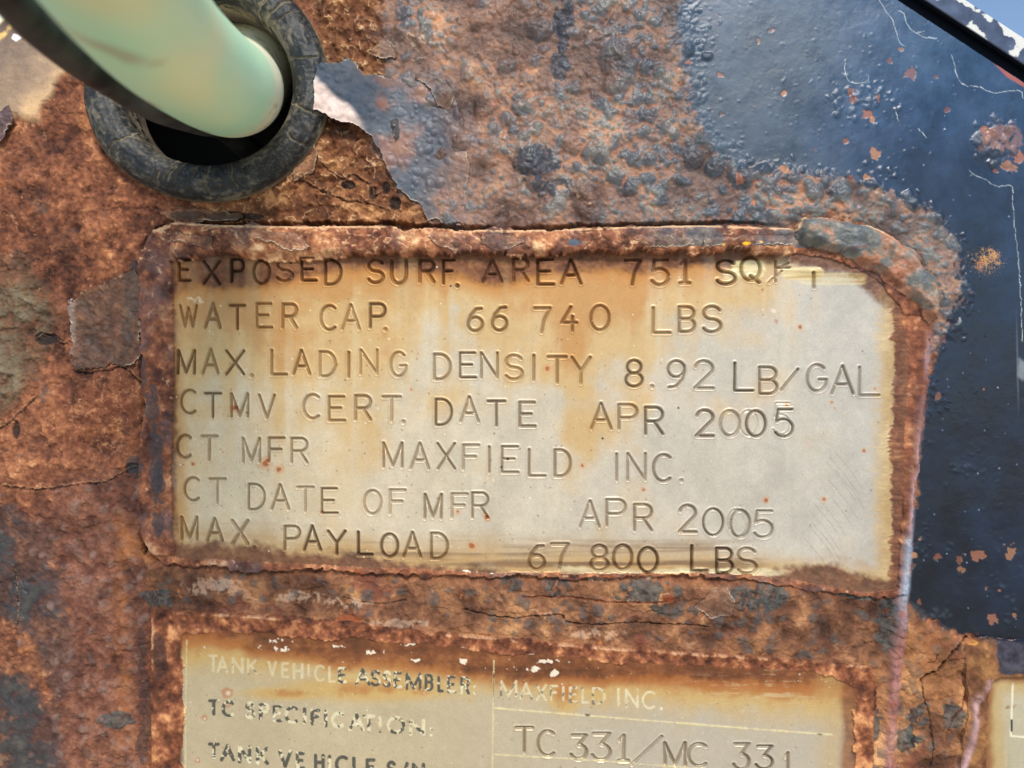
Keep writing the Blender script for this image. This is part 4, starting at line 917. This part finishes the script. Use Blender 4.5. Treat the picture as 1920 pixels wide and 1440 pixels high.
# lifted flakes of paint and rust: own sheets with thickness, standing off the panel
def flake(name, poly, lift, mat=M_flake, parent=panel, recolor=None, thick=1.6, rag=.8, label=None, smoothh=10, lo_h=None):
    P = np.array(poly, float); x0, y0 = P.min(0) - 4; x1, y1 = P.max(0) + 4
    sl = window(x0, y0, x1, y1)
    X = xs[sl[1]][None, :] + 0 * ys[sl[0]][:, None]; Y = ys[sl[0]][:, None] + 0 * X
    ins = np.zeros(X.shape, bool)
    d = np.full(X.shape, 1e9)
    for k in range(len(P)):
        ax, ay = P[k]; bx, by = P[(k + 1) % len(P)]
        ex, ey = bx - ax, by - ay
        tt = np.clip(((X - ax) * ex + (Y - ay) * ey) / (ex * ex + ey * ey + 1e-9), 0, 1)
        d = np.minimum(d, (X - ax - tt * ex) ** 2 + (Y - ay - tt * ey) ** 2)
        ins ^= ((ay > Y) != (by > Y)) & (X < (bx - ax) * (Y - ay) / (by - ay + 1e-12) + ax)
    d = np.where(ins, -np.sqrt(d), np.sqrt(d)) + (n_m2[sl] * 4.5 + n_s2[sl] * 3 + n_fine[sl] * .9) * rag
    m = d < 0
    mc = m[:-1, :-1]
    hh = HSM[sl] * .5 + H[sl] * .5 + lift(X, Y) + .5 * n_s2[sl] + .6 * n_cr[sl] + 1.2 * n_m2[sl] + BHK[sl] * .8 if lo_h is None else lo_h + lift(X, Y) + n_s2[sl] * .4 + n_m2[sl] * .8 + BHK[sl] * .6
    c = COL[sl].copy()
    if recolor is not None: c = recolor(c, X, Y, sl)
    rim = ss(-2.2, -.6, d) * .45 * ss(-.5, .7, n_m2[sl] + .5 * n_s2[sl])
    c = c + (lin((216,204,184)) - c) * rim[..., None]
    j, i = np.nonzero(mc)
    w = X.shape[1]
    q = np.stack([j * w + i, (j + 1) * w + i, (j + 1) * w + i + 1, j * w + i + 1], 1)
    u, inv = np.unique(q, return_inverse=True); q = inv.reshape(q.shape)
    x = X.ravel()[u]; y = Y.ravel()[u]; h = hh.ravel()[u]
    top = np.stack([(x - CX) * S, -h * S, (CY - y) * S], 1); bot = top.copy(); bot[:, 1] += thick * S
    mp = np.pad(mc, 1); walls = []
    for (dj, di, a, b) in ((-1, 0, (0, 1), (0, 0)), (1, 0, (1, 0), (1, 1)), (0, -1, (0, 0), (1, 0)), (0, 1, (1, 1), (0, 1))):
        e = mc & ~mp[1 + dj:1 + dj + mc.shape[0], 1 + di:1 + di + mc.shape[1]]
        jj, ii = np.nonzero(e)
        walls.append(np.stack([(jj + a[0]) * w + ii + a[1], (jj + b[0]) * w + ii + b[1]], 1))
    ww = np.concatenate(walls); look = np.full(X.size, -1); look[u] = np.arange(len(u)); ww = look[ww]
    n = len(u)
    wl = np.stack([ww[:, 0], ww[:, 1], n + ww[:, 1], n + ww[:, 0]], 1)
    cc = c.reshape(-1, 3)[u]; rr_ = RG[sl].ravel()[u] * .8
    under = np.tile(lin((96,58,40)), (n, 1)).astype(f32)
    o = mesh_obj(name, np.concatenate([top, bot]), np.concatenate([q, q[:, ::-1] + n, wl]), mat, parent, np.concatenate([cc, under]), np.concatenate([rr_, rr_ * 0 + .8]))
    if label: o['label'] = label
    return o
HSM = blur(H, 14)
BH[:] = 0
scatter(420, (590, 130, 900, 430), 3, 11, .4, None, 2); scatter(110, (130, 520, 262, 690), 4, 12, .3, None, 1.5)
BHK = BH.copy()
def rec_big(c, X, Y, sl):
    a = ramp(.5 + .35 * n_mid[sl] + .25 * n_m2[sl], [(0, (60,70,84)), (.45, (80,84,92)), (.7, (124,92,84)), (1, (150,108,84))])
    w = ss(8, -10, (Y - (150 + (X - 590) * .86)) * -1 + 6 * n_m2[sl]) * ss(695, 660, X)           # pale under-paint at the torn tip
    a = a + (ramp(.5 + .3 * n_s2[sl], [(0, (206,176,164)), (1, (232,216,204))]) - a) * w[..., None]
    a = a + (lin((40,30,28)) - a) * (patch(741, 246, 9, 20, 1.0)[sl] * .95)[..., None]; a = a * (1 + .1 * n_cr[sl])[..., None]
    return lerp(a, c, (ss(760, 880, X + 12 * n_m2[sl]) * .9)[..., None])
flake('paint_flake', [(606,128),(640,124),(655,117),(672,124),(690,140),(712,138),(728,146),(770,140),(850,170),(880,300),(868,420),(800,412),(786,380),(770,375),(745,352),(738,330),(720,305),(712,280),(700,262),(682,245),
                      (655,232),(615,220),(582,208),(592,186),(595,160)], lambda X, Y: 24 * ss(770, 590, X) ** 1.2 + 7 * ss(850, 740, X) - 1.0, recolor=rec_big, label='large torn flake of slate blue paint with a pale pink tip', lo_h=-3)
def rec_scab(c, X, Y, sl):
    return lerp((1 + .2 * n_cr[sl])[..., None] * ramp(.5 + .3 * n_m2[sl] + .25 * n_s2[sl], [(0, (58,48,42)), (.4, (86,66,54)), (.7, (116,86,66)), (1, (160,112,74))]), c, .35) + ss(14, 4, X - 128 - 4 * n_m2[sl] - 3 * n_s2[sl])[..., None] * (lin((170,158,148)) - lin((90,70,60))) * .35
flake('paint_flake', [(128,560),(150,545),(190,528),(215,520),(248,505),(262,520),(264,660),(255,690),(225,680),(205,678),(170,686),(140,684),(130,640)], lambda X, Y: 2 + 4 * ss(170, 130, X) + 3 * ss(640, 690, Y), recolor=rec_scab, rag=1.5, label='thick brown scab with a pale left edge')
def rec_mauve(c, X, Y, sl): return ramp(.5 + .3 * n_s2[sl] + .3 * n_m2[sl], [(0, (70,50,50)), (1, (128,98,94))])
flake('paint_flake', [(-60,215),(0,220),(10,205),(18,200),(24,216),(20,232),(4,262),(-20,300),(-70,320)], lambda X, Y: 10 + .1 * (20 - X), recolor=rec_mauve, label='curled mauve flake at the left edge')
def rec_cr(c, X, Y, sl): return lerp(c, ramp(.5 + .3 * n_s2[sl], [(0, (90,62,52)), (1, (170,134,106))]), .3)
for poly, lf_ in [([(320,455),(372,462),(404,470),(402,452),(386,448),(340,440)], 4), ([(520,462),(540,474),(575,476),(588,466),(560,440),(500,436),(470,448)], 5), ([(300,396),(330,390),(420,392),(452,402),(440,412),(330,416)], 5),
                  ([(800,446),(820,462),(850,472),(862,460),(840,440),(806,432)], 4), ([(905,458),(930,470),(960,468),(985,455),(950,440),(915,440)], 4), ([(1180,450),(1215,466),(1250,468),(1300,464),(1290,450),(1200,440)], 3),
                  ([(1400,462),(1330,466),(1308,470),(1310,450),(1480,446),(1500,460),(1470,466)], 4), ([(1330,1105),(1300,1135),(1330,1160),(1370,1150),(1376,1120),(1360,1095)], 2),
                  ([(690,96),(712,110),(740,104),(735,86),(716,72)], 5), ([(800,130),(830,150),(852,180),(846,200),(820,196),(806,170),(780,145)], 4), ([(548,312),(590,270),(600,290),(585,320),(552,338)], 5)]:
    flake('rust_flake', poly, lambda X, Y, lf_=lf_: lf_ + .0 * X, recolor=rec_cr, mat=M_crust)

# ------------------------------------------------------------------ steel body behind the panel (closes the panel from behind)
mm, nt, b = new_mat('dark_inner_steel'); b.inputs['Base Color'].default_value = (.012, .012, .012, 1); b.inputs['Roughness'].default_value = .8
M_dark = mm
def box_faces(): return [(0,1,2,3),(7,6,5,4),(0,4,5,1),(1,5,6,2),(2,6,7,3),(3,7,4,0)]
def cavity():
    # open fronted drum behind the hole
    n = 64; v = []; f = []
    prof = [(188, -14), (300, -40), (300, -420), (6, -420)]
    for (r, h) in prof:
        for k in range(n):
            a = 2 * math.pi * k / n; v.append(wpos(HOLE[0] + r * math.cos(a), HOLE[1] + r * math.sin(a), h))
    for p in range(len(prof) - 1):
        for k in range(n): f.append((p * n + k, p * n + (k + 1) % n, (p + 1) * n + (k + 1) % n, (p + 1) * n + k))
    mesh_obj('hollow_chamber', v, f, M_dark, panel, np.tile(lin((20,20,20)), (len(v), 1)), np.full(len(v), .8))
cavity()

# ------------------------------------------------------------------ rubber grommet
def periodic_noise(u, v, su, sv, seed, o=4):
    r = np.random.default_rng(seed); out = 0; a = 1
    for k in range(o):
        nu, nv_ = int(su * 2 ** k), int(sv * 2 ** k)
        L = r.uniform(-1, 1, (nv_, nu))
        x = u * nu; y = v * nv_; i = np.floor(x).astype(int); j = np.floor(y).astype(int); fx = sm(x - i); fy = sm(y - j)
        g = lambda a_, b_: L[b_ % nv_, a_ % nu]
        out = out + a * (lerp(lerp(g(i, j), g(i + 1, j), fx), lerp(g(i, j + 1), g(i + 1, j + 1), fx), fy)); a *= .55
    return out
def grommet():
    nu, nv_ = 900, 150
    u = np.arange(nu) / nu; v = np.arange(nv_) / nv_
    U, V = np.meshgrid(u, v)
    ang = U * 2 * math.pi
    # closed ring profile: outer foot, domed lip, inner sleeve going back
    pr = np.array([(226,-12),(228,-2),(226,8),(219,19),(206,27),(192,29),(177,26),(166,17),(160,4),(159,-20),(159,-60),(162,-92),(174,-92),(174,-20),(186,-14),(226,-14)], float)
    seg = np.r_[0, np.cumsum(np.hypot(*np.diff(np.vstack([pr, pr[:1]]), axis=0).T))]; tt = V * seg[-1]
    pp = np.vstack([pr, pr[:1]])
    rr0 = np.interp(tt, seg, pp[:, 0]); hh0 = np.interp(tt, seg, pp[:, 1])
    front = ((V < .52)).astype(float) * ss(0.0, .05, V)
    n1 = periodic_noise(U, V, 14, 7, 1, 5); n2 = periodic_noise(U, V, 90, 40, 2, 3)
    # cracks, mostly radial with some along the ring
    cr = 1 - np.abs(periodic_noise(U + .01 * n1, V * 1. + .02 * n1, 26, 9, 3, 5)) * 2.6
    cr2 = 1 - np.abs(periodic_noise(U, V, 30, 5, 8, 4)) * 2.0
    crk_ = ss(.86, .99, cr) * front; crk2 = ss(.90, .99, cr2) * front
    n3 = periodic_noise(U, V, 240, 90, 5, 1)
    rad_c = np.zeros_like(U)
    gr2 = random.Random(3)
    for _ in range(26):
        u0 = gr2.random(); wv_ = .0012 * gr2.uniform(.5, 1.4); v0 = gr2.uniform(0, .15); v1 = v0 + gr2.uniform(.12, .35)
        du = (U - u0 - .006 * periodic_noise(U * 0 + u0, V, 3, 12, 9, 3) + .5) % 1 - .5
        rad_c = np.maximum(rad_c, ss(wv_ * 1.6, wv_ * .4, np.abs(du)) * ss(v0, v0 + .04, V) * ss(v1, v1 - .04, V))
    dis = 1.8 * n1 + .6 * n2 + .35 * n3 - 1.4 * crk_ - .6 * crk2 - 3.5 * rad_c
    wob = 3 * np.sin(ang * 2 + 1) + 2 * np.sin(ang * 3)
    rad = rr0 + wob + dis * .5; hgt = hh0 + dis * 1.0 * front + 2 * np.sin(ang + 1)
    cxg, cyg = 388, 156
    x = cxg + rad * np.cos(ang); y = cyg + rad * np.sin(ang)
    co = np.stack([(x - CX) * S, -hgt * S, (CY - y) * S], -1).reshape(-1, 3)
    base = ramp(np.clip(.45 + .35 * n1 + .25 * n2, 0, 1), [(0, (16,18,19)), (.4, (30,32,33)), (.75, (52,54,53)), (1, (88,87,80))])
    dustm = np.clip(np.maximum(np.maximum(crk_ * .18, crk2 * .12), rad_c * .45) + ss(-.2, 1.6, n3 * .8 + n2 * .5 + n1 * .8) * .36 + ss(.32, .44, V) * ss(.1, .7, n2 + .5) * .55 * (V < .6) + ss(.07, .02, V) * .6, 0, 1)
    c = base + (lin((166,150,122)) - base) * dustm[..., None]
    sleeve = (V > .46) & (V < .7)
    c = np.where(sleeve[..., None], ramp(np.clip(.5 + .4 * n1 + .3 * n2, 0, 1), [(0, (70,62,56)), (1, (140,126,110))]), c)
    rough = .45 + .3 * dustm
    a = np.arange(nu * nv_).reshape(nv_, nu); b_ = np.roll(a, -1, 1); c_ = np.roll(b_, -1, 0); d_ = np.roll(a, -1, 0)
    f = np.stack([a, d_, c_, b_], -1).reshape(-1, 4)
    o = mesh_obj('rubber_grommet', co, f, M_rub, None, c.reshape(-1, 3).astype(f32), rough.ravel().astype(f32))
    tag(o, 'cracked dusty black rubber ring lining the hole in the rusty panel', 'grommet')
M_rub = surf_mat('cracked_black_rubber', grain=.22, bump=.5, spec=.5)
grommet()

# ------------------------------------------------------------------ hose and cable
def at(px, py, h):
    """point whose picture place at this height is (px,py)"""
    k = (DIST - h) / DIST
    return np.array([CX + (px - CX) * k, CY + (py - CY) * k, h])
def spline(P, n):
    P = np.array(P, float); P = np.vstack([2 * P[0] - P[1], P, 2 * P[-1] - P[-2]]); out = []
    m = len(P) - 3
    for t_ in np.linspace(0, m - 1e-6, n):
        i = int(t_); f = t_ - i; p0, p1, p2, p3 = P[i:i + 4]
        out.append(.5 * (2 * p1 + (p2 - p0) * f + (2 * p0 - 5 * p1 + 4 * p2 - p3) * f * f + (3 * p1 - p0 - 3 * p2 + p3) * f ** 3))
    return np.array(out)
def tube(name, P, rad, mat, parent, n=260, k=72, colf=None, cap=True):
    Q = spline(P, n); T = np.gradient(Q, axis=0); T /= np.linalg.norm(T, axis=1)[:, None]
    up_ = np.array([0., -1, .3]); Nn = up_ - T[0] * up_.dot(T[0]); Nn /= np.linalg.norm(Nn); fr_ = []
    for t_ in T:
        Nn = Nn - t_ * Nn.dot(t_); Nn /= np.linalg.norm(Nn); fr_.append((Nn, np.cross(t_, Nn)))
    a = np.arange(k) / k * 2 * math.pi; rr_ = np.broadcast_to(rad, (n,))
    V = np.array([Q[i] + rr_[i] * (np.cos(a)[:, None] * fr_[i][0] + np.sin(a)[:, None] * fr_[i][1]) for i in range(n)])
    co = np.stack([(V[..., 0] - CX) * S, -V[..., 2] * S, (CY - V[..., 1]) * S], -1).reshape(-1, 3)
    q = np.arange(n * k).reshape(n, k); q2 = np.roll(q, -1, 1)
    f = np.stack([q[:-1], q2[:-1], q2[1:], q[1:]], -1).reshape(-1, 4)
    U, W = np.meshgrid(np.arange(k) / k, np.arange(n) / n)
    c, r = colf(U, W)
    return mesh_obj(name, co, f, mat, parent, c.reshape(-1, 3).astype(f32), r.ravel().astype(f32))
M_hose = surf_mat('weathered_green_hose', grain=.05, bump=.12, spec=.4)
def hose_col(U, W):
    n1 = periodic_noise(U, W, 3, 6, 11, 3); n2 = periodic_noise(U, W, 5, 14, 12, 3); n3 = periodic_noise(U, W, 60, 120, 13, 2)
    c = ramp(np.clip(.4 + .5 * n1, 0, 1), [(0, (190,246,208)), (.45, (216,250,206)), (.75, (238,248,196)), (1, (250,250,202))])
    c = c + (lin((178,150,118)) - c) * (ss(.85, 1.2, n2) * .55)[..., None]
    end = ss(.50, .58, W + .03 * n1)
    c = c + (lin((250,242,208)) - c) * (end * .85)[..., None]
    c = c + (lin((178,160,116)) - c) * (end * ss(.5, .9, n3) * .6)[..., None]
    return c, .4 + .1 * end
HP = [at(-120,-560,960), at(40,-330,800), at(150,-150,640), at(232,-20,500), at(305,70,370), at(372,128,240), at(418,158,130), at(440,163,40), at(450,158,-60)]
HP += [at(478,128,-150), at(505,80,-235), at(560,0,-320)]
hose = tube('hose', HP, 85, M_hose, None, colf=hose_col)
tag(hose, 'pale mint green hose coming out of the hole, blurred towards the camera', 'hose')
def cab_col(U, W):
    n1 = periodic_noise(U, W, 4, 30, 21, 3)
    return ramp(np.clip(.5 + .5 * n1, 0, 1), [(0, (34,36,36)), (1, (74,74,70))]), .5 + 0 * U
M_cab = surf_mat('dull_black_cable', grain=.1, bump=.2)
CP = [at(-250,-330,760), at(-110,-150,640), at(5,-20,500), at(64,44,420), at(127,97,345), at(165,124,290), at(215,156,220), at(292,200,150), at(372,226,50), at(420,240,-60), np.array([440, 250, -160.]), np.array([470, 200, -300.])]
cable = tube('cable', CP, 25, M_cab, None, n=200, k=40, colf=cab_col)
tag(cable, 'dark grey cable running along the lower side of the green hose', 'cable')

# ------------------------------------------------------------------ rail behind the sloping edge
def rail():
    root = empty('steel_rail', 'sloping steel rail behind the top right edge with navy paint chipped to white', 'rail')
    e = np.array([230., 150.]); e /= np.linalg.norm(e); nrm = np.array([e[1], -e[0]])       # along, outward (up right)
    def strip(name, o0, o1, h0, h1, mat, colf, nu=700, nv_=80, wrap=None):
        s_ = np.linspace(-420, 760, nu); w = np.linspace(0, 1, nv_)
        Sg, Wg = np.meshgrid(s_, w)
        off = lerp(o0, o1, Wg); hh = lerp(h0, h1, Wg)
        if wrap: off, hh = wrap(Wg)
        x = 1690 + e[0] * Sg + nrm[0] * off; y = 0 + e[1] * Sg + nrm[1] * off
        co = np.stack([(x - CX) * S, -hh * S, (CY - y) * S], -1).reshape(-1, 3)
        q = np.arange(nu * nv_).reshape(nv_, nu)
        f = np.stack([q[:-1, :-1], q[:-1, 1:], q[1:, 1:], q[1:, :-1]], -1).reshape(-1, 4)
        c, r = colf(Sg, Wg)
        return mesh_obj(name, co, f, mat, root, c.reshape(-1, 3).astype(f32), r.ravel().astype(f32))
    pw = [0, .12, .45, .5, .95, 1.0]
    def wrap1(W):
        return np.interp(W, [0, 1], [-40, 84]), np.interp(W, [0, .5, 1], [-66, -58, -62])
    strip('edge_gasket', 0, 0, 0, 0, M_panel, lambda a, b: (np.tile(lin((12,18,30)), (*a.shape, 1)), .85 + 0 * a), nv_=30, wrap=wrap1)  # plain black strip between panel edge and flange
    def colr(a, b):
        n = periodic_noise((a + 420) / 1180, b * .4 + .1, 22, 2, 31, 5); n2 = periodic_noise((a + 420) / 1180, b * .5, 50, 5, 32, 3)
        base = ramp(np.clip(.5 + .4 * n2, 0, 1), [(0, (52,64,88)), (1, (82,96,122))])
        w = ss(.1, .2, n + .75 * (ss(.5, .8, b)) - .1)
        c = base + (lin((206,205,198)) - base) * w[..., None]
        return c + (lin((12,18,30)) - c) * ss(.16, .1, b)[..., None], .6 + 0 * a
    def wrap2(W):
        return np.interp(W, [0, .08, .85, 1], [52, 53, 98, 99]), np.interp(W, [0, .08, .85, 1], [-48, -40, -42, -150])
    strip('painted_flange', 0, 0, 0, 0, M_panel, colr, wrap=wrap2)
rail()

# ------------------------------------------------------------------ unseen sheet below, added to bounce light up onto bracket and hose
gm, nt, b = new_mat('pale_gravel'); b.inputs['Roughness'].default_value = .9
nz = nt.nodes.new('ShaderNodeTexNoise'); nz.inputs['Scale'].default_value = 9; nz.inputs['Detail'].default_value = 6
cr_ = nt.nodes.new('ShaderNodeValToRGB'); cr_.color_ramp.elements[0].color = (.40,.35,.28,1); cr_.color_ramp.elements[1].color = (.60,.54,.45,1)
tcg = nt.nodes.new('ShaderNodeTexCoord'); nt.links.new(tcg.outputs['Object'], nz.inputs['Vector']); nt.links.new(nz.outputs['Fac'], cr_.inputs['Fac']); nt.links.new(cr_.outputs['Color'], b.inputs['Base Color'])
gme = bpy.data.meshes.new('ground'); gme.from_pydata([(-120,-120,-1.4),(120,-120,-1.4),(120,120,-1.4),(-120,120,-1.4)], [], [(0,1,2,3)]); gme.materials.append(gm)
gob = bpy.data.objects.new('ground', gme); C.objects.link(gob); gob['kind'] = 'structure'; gob['label'] = 'pale gravel ground below the rusty bracket'
